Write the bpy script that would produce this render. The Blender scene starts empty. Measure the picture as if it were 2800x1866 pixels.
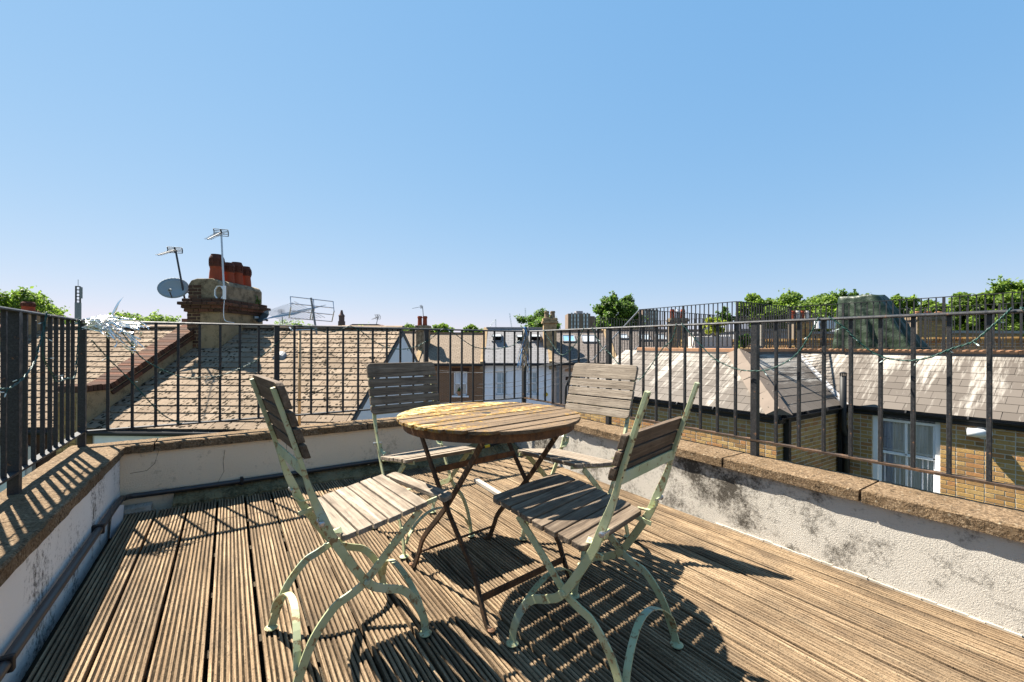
import bpy, math, random
import numpy as np
from mathutils import Vector, Matrix
R = math.radians
random.seed(7)
sc = bpy.context.scene
C = sc.collection

# ------------------------------------------------------------ camera, sky, sun
TH, FPX, HY, CAMH, ROLL = .5786, 1185.84, 943.23, 1.04, .0038
ct, st = math.cos(TH), math.sin(TH)
cam = bpy.data.cameras.new('camera'); camo = bpy.data.objects.new('camera', cam); C.objects.link(camo)
cam.sensor_width = 36; cam.lens = FPX/2800*36; cam.shift_y = (HY-933)/2800
cam.clip_start = .05; cam.clip_end = 4000
camo.matrix_world = Matrix.Translation((0, 0, CAMH)) @ (Matrix.Rotation(-TH, 4, 'Z') @ Matrix.Rotation(R(90), 4, 'X') @ Matrix.Rotation(ROLL, 4, 'Z'))
sc.camera = camo
SUN = Vector((-.273, .727, 1)).normalized()
w = bpy.data.worlds.new('World'); sc.world = w; w.use_nodes = True
wn = w.node_tree.nodes; sky = wn.new('ShaderNodeTexSky'); sky.sky_type = 'NISHITA'; sky.sun_disc = False
sky.sun_elevation = math.asin(SUN.z); sky.sun_rotation = math.atan2(SUN.x, SUN.y)
sky.air_density = 1.0; sky.dust_density = .02; sky.ozone_density = 1.0; sky.altitude = 0
# clear-day tone of the sky: the bright rim near the sun and horizon is compressed channel by channel
_sp = wn.new('ShaderNodeSeparateColor'); _cb = wn.new('ShaderNodeCombineColor'); w.node_tree.links.new(sky.outputs[0], _sp.inputs[0])
for _i, (_g, _a) in enumerate(((.68, .97), (.365, 1.83), (.17, 3.30))):
    _p = wn.new('ShaderNodeMath'); _p.operation = 'POWER'; _m = wn.new('ShaderNodeMath'); _m.operation = 'MULTIPLY'
    w.node_tree.links.new(_sp.outputs[_i], _p.inputs[0]); _p.inputs[1].default_value = _g; w.node_tree.links.new(_p.outputs[0], _m.inputs[0]); _m.inputs[1].default_value = _a; w.node_tree.links.new(_m.outputs[0], _cb.inputs[_i])
w.node_tree.links.new(_cb.outputs[0], wn['Background'].inputs[0]); wn['Background'].inputs[1].default_value = .0533
sl = bpy.data.lights.new('sun', 'SUN'); sl.energy = 5.0; sl.angle = R(.53); sl.color = (1, .93, .81)
so = bpy.data.objects.new('sun', sl); C.objects.link(so); so.rotation_euler = SUN.to_track_quat('Z', 'Y').to_euler(); so.location = (-8, 20, 30)
sc.view_settings.view_transform = 'Standard'; sc.view_settings.look = 'None'
sc.view_settings.exposure = 1.9; sc.view_settings.gamma = 1
sc.view_settings.use_curve_mapping = False
sc.cycles.max_bounces = 6; sc.cycles.transparent_max_bounces = 8

# ------------------------------------------------------------ frames
def at(px, py, d):
    t = (px-1400)/FPX; q = (py-ROLL*(px-1400)-HY)/FPX
    return Vector((d*(t*ct+st), d*(ct-t*st), CAMH-q*d))
def cf(u, v, z, a=0.0):
    """street frame: u along the terraces, v away from the deck, turned by a"""
    ca, sa = math.cos(a), math.sin(a)
    uu = u*ca+v*sa; vv = -u*sa+v*ca
    return Vector((uu*ct+vv*st, vv*ct-uu*st, z))
AN = R(1.74)
def N(p, q, z): return cf(p, q, z, AN)
GZ = -6.5

# ------------------------------------------------------------ mesh helpers
WL = {}
def wl(o): return WL.get(o.name, Vector((0, 0, 0))) if o else Vector((0, 0, 0))
class MB:
    def __init__(s): s.v = []; s.f = []; s.m = []
    def add(s, vs, fs, mi=0):
        o = len(s.v); s.v += [tuple(v) for v in vs]; s.f += [tuple(i+o for i in f) for f in fs]; s.m += [mi]*len(fs); return s
    def box(s, x0, x1, y0, y1, z0, z1, T=None, mi=0):
        vs = [(x, y, z) for z in (z0, z1) for y in (y0, y1) for x in (x0, x1)]
        if T: vs = [T(*v) for v in vs]
        return s.add(vs, [(0, 2, 3, 1), (4, 5, 7, 6), (0, 1, 5, 4), (2, 6, 7, 3), (0, 4, 6, 2), (1, 3, 7, 5)], mi)
    def prism(s, poly, a, b, T, mi=0):
        """poly: list of 2D; a,b: extents on third axis; T(u,v,w)"""
        n = len(poly); vs = [T(p[0], p[1], a) for p in poly]+[T(p[0], p[1], b) for p in poly]
        return s.add(vs, [tuple(range(n))[::-1], tuple(range(n, 2*n))]+[(i, (i+1) % n, n+(i+1) % n, n+i) for i in range(n)], mi)
    def sweep(s, pts, secs, up=None, closed=False, mi=0):
        """pts: path; secs: list (or one) of cross sections [(a,b)..] in (side, up) axes"""
        P = [Vector(p) for p in pts]; n = len(P)
        rings = []
        for i in range(n):
            d = (P[min(i+1, n-1)]-P[max(i-1, 0)]).normalized()
            u = Vector(up) if up is not None else Vector((0, 0, 1))
            if abs(d.dot(u)) > .97: u = Vector((0, 1, 0)) if up is None else Vector((1, 0, 0))
            sd = d.cross(u).normalized(); uu = sd.cross(d)
            sec = secs[i] if isinstance(secs[0][0], (list, tuple)) else secs
            rings.append([P[i]+sd*a+uu*b for a, b in sec])
        k = len(rings[0]); vs = [v for r in rings for v in r]
        fs = [(i*k+j, i*k+(j+1) % k, (i+1)*k+(j+1) % k, (i+1)*k+j) for i in range(n-1) for j in range(k)]
        fs += [tuple(range(k))[::-1], tuple(range((n-1)*k, n*k))]
        return s.add(vs, fs, mi)
    def tube(s, pts, r, n=8, mi=0):
        rr = r if isinstance(r, (list, tuple)) else [r]*len(pts)
        return s.sweep(pts, [[(q*math.cos(2*math.pi*j/n), q*math.sin(2*math.pi*j/n)) for j in range(n)] for q in rr], mi=mi)
    def lathe(s, prof, c, n=16, mi=0, T=None, caps=True):
        vs = []
        for r, z in prof:
            for j in range(n):
                p = (c[0]+r*math.cos(2*math.pi*j/n), c[1]+r*math.sin(2*math.pi*j/n), c[2]+z); vs.append(T(*p) if T else p)
        k = len(prof); fs = [(i*n+j, i*n+(j+1) % n, (i+1)*n+(j+1) % n, (i+1)*n+j) for i in range(k-1) for j in range(n)]
        if caps: fs += [tuple(range(n))[::-1], tuple(range((k-1)*n, k*n))]
        return s.add(vs, fs, mi)
    def mesh(s, name, mats, off=Vector((0, 0, 0)), smooth=False, uvf=None):
        me = bpy.data.meshes.new(name)
        me.from_pydata([(v[0]-off[0], v[1]-off[1], v[2]-off[2]) for v in s.v], [], s.f)
        mats = mats if isinstance(mats, (list, tuple)) else [mats]
        for m in mats: me.materials.append(m)
        if len(mats) > 1: me.polygons.foreach_set('material_index', s.m)
        if smooth: me.polygons.foreach_set('use_smooth', [True]*len(s.f))
        if uvf:
            uv = me.uv_layers.new(name='uv').data
            for lp in me.loops:
                uv[lp.index].uv = uvf(*s.v[lp.vertex_index])
        me.update(); return me
    def build(s, name, mats, parent=None, smooth=False, bevel=0, uvf=None, local=False, segs=2):
        off = Vector((0, 0, 0)) if local else wl(parent)
        o = bpy.data.objects.new(name, s.mesh(name, mats, off, smooth, uvf)); C.objects.link(o)
        if parent: o.parent = parent
        WL[o.name] = off
        if bevel:
            b = o.modifiers.new('bevel', 'BEVEL'); b.width = bevel; b.segments = segs; b.limit_method = 'ANGLE'; b.angle_limit = R(40)
        return o
def tag(o, label=None, cat=None, group=None, kind=None):
    for k, v in (('label', label), ('category', cat), ('group', group), ('kind', kind)):
        if v: o[k] = v
    return o
def thing(name, label, cat, loc=(0, 0, 0), rotz=0, group=None):
    o = bpy.data.objects.new(name, None); C.objects.link(o); o.location = loc; o.rotation_euler = (0, 0, rotz); o.empty_display_size = .1
    WL[o.name] = Vector(loc); return tag(o, label, cat, group)
def inst(me, name, parent, M):
    """object sharing mesh data at world matrix M, parent has translation only"""
    o = bpy.data.objects.new(name, me); C.objects.link(o)
    o.parent = parent; WL[o.name] = M.to_translation()
    o.matrix_local = Matrix.Translation(-wl(parent)) @ M
    return o
def copy_tree(o, parent=None):
    c = o.copy(); C.objects.link(c); c.parent = parent; WL[c.name] = wl(o)
    for ch in o.children: copy_tree(ch, c)
    return c
def rect(a, b): return [(-a, -b), (a, -b), (a, b), (-a, b)]
def cr(pts, n=5):
    """Catmull-Rom through points"""
    P = [Vector(p) for p in pts]; out = []
    for i in range(len(P)-1):
        p0 = P[max(i-1, 0)]; p1 = P[i]; p2 = P[i+1]; p3 = P[min(i+2, len(P)-1)]
        for k in range(n):
            t = k/n
            out.append(.5*((2*p1)+(p2-p0)*t+(2*p0-5*p1+4*p2-p3)*t*t+(3*p1-p0-3*p2+p3)*t**3))
    return out+[P[-1]]

# ------------------------------------------------------------ materials
class MT:
    def __init__(s, name, rough=.8, metal=0, spec=.3):
        s.m = bpy.data.materials.new(name); s.m.use_nodes = True; s.t = s.m.node_tree; s.n = s.t.nodes
        s.b = s.n['Principled BSDF']; s.set('Roughness', rough); s.set('Metallic', metal); s.set('Specular IOR Level', spec)
    def set(s, k, v):
        i = s.b.inputs[k]
        if hasattr(v, 'is_output') or isinstance(v, bpy.types.NodeSocket): s.t.links.new(v, i)
        else: i.default_value = v
    def L(s, a, b): s.t.links.new(a, b)
    def node(s, ty, **kw):
        n = s.n.new(ty)
        for k, v in kw.items(): setattr(n, k, v)
        return n
    def put(s, inp, v):
        if isinstance(v, bpy.types.NodeSocket): s.L(v, inp)
        else: inp.default_value = v
    def coord(s, kind='Object', scale=(1, 1, 1), rnd=0, rot=(0, 0, 0)):
        tc = s.node('ShaderNodeTexCoord'); mp = s.node('ShaderNodeMapping'); s.L(tc.outputs[kind], mp.inputs[0]); mp.inputs['Scale'].default_value = scale; mp.inputs['Rotation'].default_value = rot
        if rnd:
            oi = s.node('ShaderNodeObjectInfo'); k = s.math('MULTIPLY', oi.outputs['Random'], rnd)
            cb = s.node('ShaderNodeCombineXYZ'); [s.L(k, cb.inputs[i]) for i in range(3)]; s.L(cb.outputs[0], mp.inputs['Location'])
        return mp.outputs[0]
    def noise(s, vec, scale, detail=4, rough=.55, dist=0):
        n = s.node('ShaderNodeTexNoise'); s.L(vec, n.inputs['Vector']); n.inputs['Scale'].default_value = scale; n.inputs['Detail'].default_value = detail; n.inputs['Roughness'].default_value = rough; n.inputs['Distortion'].default_value = dist
        return n.outputs[0]
    def voro(s, vec, scale, feature='F1', out='Distance', rnd=1):
        n = s.node('ShaderNodeTexVoronoi', feature=feature); s.L(vec, n.inputs['Vector']); n.inputs['Scale'].default_value = scale; n.inputs['Randomness'].default_value = rnd
        return n.outputs[out]
    def math(s, op, a, b=0.0, clamp=False):
        n = s.node('ShaderNodeMath', operation=op, use_clamp=clamp); s.put(n.inputs[0], a); s.put(n.inputs[1], b); return n.outputs[0]
    def ramp(s, fac, stops, interp='LINEAR'):
        n = s.node('ShaderNodeValToRGB'); s.L(fac, n.inputs[0]); e = n.color_ramp.elements; n.color_ramp.interpolation = interp
        while len(e) < len(stops): e.new(.5)
        for i, (p, c) in enumerate(stops):
            e[i].position = p; e[i].color = (*c, 1) if isinstance(c, (tuple, list)) else (c, c, c, 1)
        return n.outputs[0]
    def mix(s, fac, a, b, ty='MIX'):
        n = s.node('ShaderNodeMix', data_type='RGBA', blend_type=ty); s.put(n.inputs[0], fac)
        for i, v in ((6, a), (7, b)): s.put(n.inputs[i], v if isinstance(v, bpy.types.NodeSocket) else (*v, 1))
        return n.outputs[2]
    def bump(s, h, strength=.5, dist=.01):
        n = s.node('ShaderNodeBump'); n.inputs['Strength'].default_value = strength; n.inputs['Distance'].default_value = dist; s.L(h, n.inputs['Height']); s.L(n.outputs[0], s.b.inputs['Normal'])
    def obrand(s):
        oi = s.node('ShaderNodeObjectInfo'); g = s.node('ShaderNodeNewGeometry')
        return s.math('FRACT', s.math('ADD', s.math('MULTIPLY', oi.outputs['Random'], 3.7), s.math('MULTIPLY', g.outputs['Random Per Island'], 1.0)))
    def col(s, v): s.set('Base Color', v if isinstance(v, bpy.types.NodeSocket) else (*v, 1)); return s
def flat(name, c, rough=.7, metal=0, var=.0, spec=.3, scale=6):
    m = MT(name, rough, metal, spec)
    if var:
        v = m.noise(m.coord(), scale, 5); m.col(m.ramp(v, [(.25, tuple(x*(1-var) for x in c)), (.75, tuple(min(1, x*(1+var)) for x in c))]))
    else: m.col(c)
    return m.m

def mk_deck():
    m = MT('deck_wood', .85, 0, .12); v = m.coord('Object', (110, 2.2, 60), 9); g = m.noise(v, 1, 6, .7, 1.2)
    v2 = m.coord('Object', (9, 1.3, 4), 5); big = m.noise(v2, 1.0, 5, .65); rn = m.node('ShaderNodeObjectInfo').outputs['Random']
    c = m.ramp(g, [(.30, (.05, .032, .019)), (.42, (.17, .113, .066)), (.53, (.315, .222, .135)), (.70, (.47, .36, .235))])
    c = m.mix(m.ramp(big, [(.42, 0), (.66, .75)]), c, (.085, .06, .039))
    c = m.mix(m.math('MULTIPLY', rn, .3), c, (.15, .098, .055), 'MIX')
    blot = m.noise(m.coord('Object', (1.5, .8, 1), 2), 3.2, 5, .7); c = m.mix(m.ramp(blot, [(.52, 0), (.68, .55)]), c, (.065, .05, .038))
    sp = m.noise(m.coord('Object', (1, .6, 1)), 170, 3, .75); c = m.mix(m.ramp(sp, [(.58, 0), (.68, .85)]), c, (.03, .023, .015))
    m.col(c); m.bump(m.math('ADD', g, m.math('MULTIPLY', sp, .9)), .8, .005); return m.m
def mk_groove():
    m = MT('deck_groove_grime', .95, 0, .05); n = m.noise(m.coord('Object', (1, .5, 1), 3), 90, 4, .7); b = m.noise(m.coord('Object', (1, .6, 1)), 5, 3)
    c = m.ramp(n, [(.3, (.012, .009, .006)), (.55, (.03, .022, .014)), (.78, (.13, .095, .058))]); c = m.mix(m.ramp(b, [(.5, 0), (.72, .5)]), c, (.10, .072, .045))
    m.col(c); m.bump(n, .8, .004); return m.m
def mk_wood(name, lo, mid, hi, sc=(60, 3, 60), rnd=11, dark=(.03, .025, .02)):
    m = MT(name, .8, 0, .2); v = m.coord('Object', sc, rnd); g = m.noise(v, 1, 7, .68, .4)
    fine = m.noise(m.coord('Object', tuple(x*3.2 for x in sc), rnd), 1, 3, .7)
    lo, mid, hi = (tuple(x*.76 for x in q) for q in (lo, mid, hi))
    c = m.ramp(g, [(.26, lo), (.5, mid), (.72, hi)]); rn = m.node('ShaderNodeObjectInfo').outputs['Random']
    c = m.mix(m.ramp(fine, [(.56, 0), (.7, .75)]), c, dark)
    bl = m.noise(m.coord('Object', (1, 1, 1), 5), 9, 4, .6); c = m.mix(m.ramp(bl, [(.5, 0), (.75, .55)]), c, tuple(x*.5 for x in lo))
    c = m.mix(m.math('MULTIPLY', rn, .22), c, lo)
    m.col(c); m.bump(m.math('ADD', g, fine), .7, .003); return m.m
def mk_table():
    m = MT('weathered_table_slats', .85, 0, .15); v = m.coord('Object', (3, 60, 60), 4); g = m.noise(v, 1, 7, .66, .4)
    c = m.ramp(g, [(.26, (.045, .032, .022)), (.5, (.15, .103, .064)), (.74, (.29, .21, .14))])
    o = m.coord('Object', (1, 1, 1)); l1 = m.noise(o, 22, 6, .75); l2 = m.noise(o, 70, 5, .75, .5); lb = m.noise(m.coord('Object', (1.2, 2.6, 1)), 3.4, 3)
    sp = m.node('ShaderNodeSeparateXYZ'); m.L(o, sp.inputs[0])
    reg = m.math('ADD', m.math('MULTIPLY', sp.outputs[1], .26), m.math('MULTIPLY', sp.outputs[0], -.06))
    k = m.math('ADD', m.math('ADD', m.math('MULTIPLY', l1, .6), m.math('MULTIPLY', l2, .5)), m.math('ADD', reg, m.math('MULTIPLY', lb, .6)))
    c = m.mix(m.ramp(k, [(.86, 0), (.91, .9)]), c, (.30, .165, .028)); c = m.mix(m.ramp(k, [(.94, 0), (.975, .92)]), c, (.55, .46, .24))
    dk = m.noise(o, 25, 5, .7); c = m.mix(m.ramp(dk, [(.58, 0), (.7, .7)]), c, (.035, .03, .024))
    m.col(c); m.bump(m.math('ADD', g, m.math('MULTIPLY', l2, 1.2)), .9, .004); return m.m
def mk_coping():
    m = MT('coping_concrete', .92, 0, .15); o = m.coord('Object', (1, 1, 1)); a = m.noise(o, 110, 4, .7); b = m.noise(o, 7, 5, .6); d = m.noise(o, 38, 5, .7)
    c = m.ramp(a, [(.3, (.055, .036, .02)), (.5, (.195, .13, .075)), (.7, (.38, .28, .18))])
    c = m.mix(m.ramp(b, [(.42, 0), (.7, .75)]), c, (.12, .076, .038)); c = m.mix(m.ramp(d, [(.54, 0), (.64, .8)]), c, (.03, .021, .012))
    sp = m.voro(o, 26); c = m.mix(m.ramp(sp, [(.1, .55), (.15, 0)]), c, (.42, .35, .25))
    m.col(c); m.bump(m.math('ADD', a, d), .9, .008); return m.m
def mk_render(name, base, mould, lo=.56, hi=.72, bscale=85, bstr=.8, tint=(.35, .28, .2), tk=.3, vert=1, bigs=5.5, speck=False):
    m = MT(name, .92, 0, .15); o = m.coord('Object', (1, 1, 1)); f = m.noise(o, bscale, 5, .65); big = m.noise(m.coord('Object', (1, 1, vert)), bigs, 5, .6); fine = m.noise(o, 55, 5, .75)
    k = m.math('ADD', m.math('MULTIPLY', big, .55), m.math('MULTIPLY', fine, .45))
    if speck:
        pt = m.noise(m.coord('Object', (1, 1, vert)), 2.3, 4, .6); k = m.math('ADD', m.noise(o, 52, 7, .82), m.math('MULTIPLY', m.math('SUBTRACT', pt, .5), 1.15))
        k = m.math('ADD', k, m.math('MULTIPLY', m.math('SUBTRACT', big, .5), .55))
    c = m.mix(m.math('MULTIPLY', m.noise(o, 3, 3), tk), base, tint); c = m.mix(m.ramp(k, [(lo, 0), (hi, .92)]), c, mould)
    m.col(c); m.bump(m.math('ADD', f, m.math('MULTIPLY', m.noise(o, bscale*2.6, 3), .5)), bstr, .012); return m.m
def mk_iron():
    m = MT('black_iron_paint', .42, 0, .28); o = m.coord('Object', (1, 1, 1)); n = m.noise(o, 30, 5, .7); b = m.noise(o, 120, 4, .7)
    c = m.ramp(b, [(.35, (.012, .012, .013)), (.7, (.04, .04, .042))]); c = m.mix(m.ramp(n, [(.62, 0), (.7, .85)]), c, (.17, .08, .035))
    m.col(c); m.set('Roughness', m.ramp(n, [(.4, .4), (.7, .8)])); m.bump(b, .25, .002); return m.m
def mk_mint():
    m = MT('mint_green_paint', .5, 0, .35); o = m.coord('Object', (1, 1, 1), 7); n = m.noise(o, 38, 6, .72); k = m.noise(o, 9, 3)
    c = m.ramp(k, [(.3, (.33, .36, .195)), (.5, (.405, .435, .25)), (.7, (.46, .475, .305))]); c = m.mix(m.ramp(m.noise(o, 5, 3), [(.58, 0), (.72, .6)]), c, (.22, .37, .38))
    c = m.mix(m.ramp(n, [(.56, 0), (.605, .9)]), c, (.22, .115, .045)); m.col(c); m.bump(n, .25, .002); return m.m
def mk_rust(name, lo=(.045, .03, .022), mid=(.17, .085, .042), hi=(.36, .16, .06)):
    m = MT(name, .75, .2, .3); o = m.coord('Object', (1, 1, 1)); n = m.noise(o, 16, 6, .7); b = m.noise(o, 110, 4, .7)
    c = m.ramp(m.math('ADD', m.math('MULTIPLY', n, .7), m.math('MULTIPLY', b, .3)), [(.34, lo), (.52, mid), (.68, hi)]); m.col(c); m.bump(b, .4, .002); return m.m
def mk_brick(name, cols, rnd=1, spread=.2):
    m = MT(name, .9, 0, .15); r = m.obrand(); o = m.coord('Object', (1, 1, 1), 13)
    mean = tuple(sum(q[i] for q in cols)/len(cols) for i in range(3)); cols = [tuple(.65*q[i]+.35*mean[i] for i in range(3)) for q in cols]
    c = m.ramp(r, [(i/len(cols), x) for i, x in enumerate(cols)], 'CONSTANT'); n = m.noise(o, 26, 6, .7)
    c = m.mix(m.ramp(n, [(.48, 0), (.75, .6)]), c, tuple(x*.35 for x in cols[0])); f = m.noise(o, 140, 4, .7)
    c = m.mix(m.math('MULTIPLY', f, .22), c, tuple(min(1, x*1.6) for x in cols[1])); m.col(c); m.bump(m.math('ADD', n, f), .8, .006); return m.m
def mk_tile():
    m = MT('mossy_tile', .95, 0, .08); r = m.obrand(); o = m.coord('Object', (1, 1, 1), 23); n = m.noise(o, 22, 5, .7); c = m.ramp(r, [(0, (.265, .20, .145)), (.5, (.325, .248, .18)), (1, (.38, .297, .22))])
    c = m.mix(m.ramp(n, [(.4, 0), (.7, .6)]), c, (.26, .185, .125)); ps = m.node('ShaderNodeNewGeometry').outputs['Position']; c = m.mix(m.ramp(m.noise(ps, 1.1, 5, .65), [(.42, 0), (.66, .55)]), c, (.17, .125, .085)); dist = m.noise(o, 30, 4, .7)
    sp = m.math('ADD', m.voro(m.coord('Object', (1, .8, 1), 23), 12.5), m.math('MULTIPLY', dist, .34)); dens = m.noise(ps, 1.7, 4, .7)
    sp = m.math('ADD', sp, m.math('MULTIPLY', m.math('SUBTRACT', .5, dens), .9))
    mask = m.ramp(sp, [(.43, 1), (.48, 0)]); c = m.mix(mask, c, (.035, .026, .016)); f = m.noise(o, 120, 4, .75); c = m.mix(m.ramp(f, [(.6, 0), (.7, .55)]), c, (.10, .075, .045))
    m.col(c); m.bump(m.math('ADD', m.math('ADD', n, f), m.math('MULTIPLY', mask, 1.5)), .8, .012); return m.m
def mk_slate():
    m = MT('fibre_slate', .7, 0, .3); r = m.obrand(); o = m.coord('Object', (1, 1, 1), 31)
    c = m.ramp(r, [(0, (.11, .09, .074)), (.5, (.135, .112, .093)), (1, (.165, .138, .116))]); n = m.noise(o, 60, 4, .7); c = m.mix(m.math('MULTIPLY', n, .5), c, (.10, .083, .068))
    g = m.node('ShaderNodeNewGeometry').outputs['Position']; sp = m.node('ShaderNodeSeparateXYZ'); m.L(g, sp.inputs[0])
    cb = m.node('ShaderNodeCombineXYZ'); m.L(sp.outputs[1], cb.inputs[0]); m.L(m.math('MULTIPLY', sp.outputs[2], .13), cb.inputs[1]); m.L(m.math('MULTIPLY', sp.outputs[0], .1), cb.inputs[2])
    s1 = m.noise(cb.outputs[0], 13, 5, .7); s2 = m.noise(cb.outputs[0], 1.7, 3, .5); k = m.math('ADD', m.math('ADD', m.math('MULTIPLY', s1, .6), m.math('MULTIPLY', s2, .55)), m.math('MULTIPLY', sp.outputs[2], .13))
    c = m.mix(m.ramp(k, [(.63, 0), (.76, .85)]), c, (.50, .46, .405)); m.col(c); m.bump(n, .2, .003); return m.m
def mk_uvbrick(name, c1, c2, mortar, bw, rh, ms=.01, bias=0, rough=.9, bump=.6, off=.5, blot=None):
    m = MT(name, rough, 0, .2); b = m.node('ShaderNodeTexBrick'); m.L(m.coord('UV'), b.inputs['Vector']); b.offset = off
    for k, v in (('Color1', c1), ('Color2', c2), ('Mortar', mortar)): b.inputs[k].default_value = (*v, 1)
    b.inputs['Scale'].default_value = 1; b.inputs['Mortar Size'].default_value = ms; b.inputs['Brick Width'].default_value = bw; b.inputs['Row Height'].default_value = rh; b.inputs['Bias'].default_value = bias
    n = m.noise(m.coord('UV'), 6, 5, .65); c = m.mix(m.math('MULTIPLY', n, .35), b.outputs[0], tuple(x*.5 for x in c1))
    if blot: c = m.mix(m.ramp(m.noise(m.coord('UV'), 9, 5, .75), [(.55, 0), (.66, .85)]), c, blot)
    m.col(c); m.bump(b.outputs['Fac'], -bump, .02); return m.m
def mk_leaf(name, lo, mid, hi):
    m = MT(name, .55, 0, .3); g = m.node('ShaderNodeNewGeometry'); c = m.ramp(g.outputs['Random Per Island'], [(0, lo), (.5, mid), (1, hi)]); m.col(c)
    tr = m.node('ShaderNodeBsdfTranslucent'); m.L(c, tr.inputs[0]); mx = m.node('ShaderNodeMixShader'); mx.inputs[0].default_value = .5
    m.L(m.b.outputs[0], mx.inputs[1]); m.L(tr.outputs[0], mx.inputs[2]); m.L(mx.outputs[0], m.n['Material Output'].inputs[0]); return m.m
def mk_glass(name, c, rough=.05):
    m = MT(name, rough, 0, .9); n = m.noise(m.coord(), 2.5, 3); m.col(m.ramp(n, [(.3, tuple(x*.7 for x in c)), (.7, c)])); return m.m
def mk_foil():
    m = MT('silver_foil', .3, 1, .5); m.col((.90, .89, .87)); m.bump(m.noise(m.coord(), 45, 3), .35, .01); return m.m
def mk_tarp():
    m = MT('green_tarpaulin', .5, 0, .35); o = m.coord(); n = m.noise(o, 5, 5, .6); f = m.noise(o, 18, 5, .65, .8)
    m.col(m.ramp(n, [(.3, (.018, .04, .02)), (.7, (.038, .068, .036))])); m.bump(n, .5, .05); return m.m
def mk_weave():
    m = MT('lace_curtain', .9, 0, .1); v = m.coord('Object', (1, 14, .8)); n = m.noise(v, 1.6, 3, .5); k = m.noise(m.coord('Object', (1, 1, 1)), 22, 3)
    c = m.ramp(n, [(.3, (.55, .55, .6)), (.6, (.88, .87, .9))]); c = m.mix(m.ramp(k, [(.66, 0), (.7, .5)]), c, (.18, .16, .17)); m.col(c); m.bump(n, .6, .03); return m.m

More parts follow.
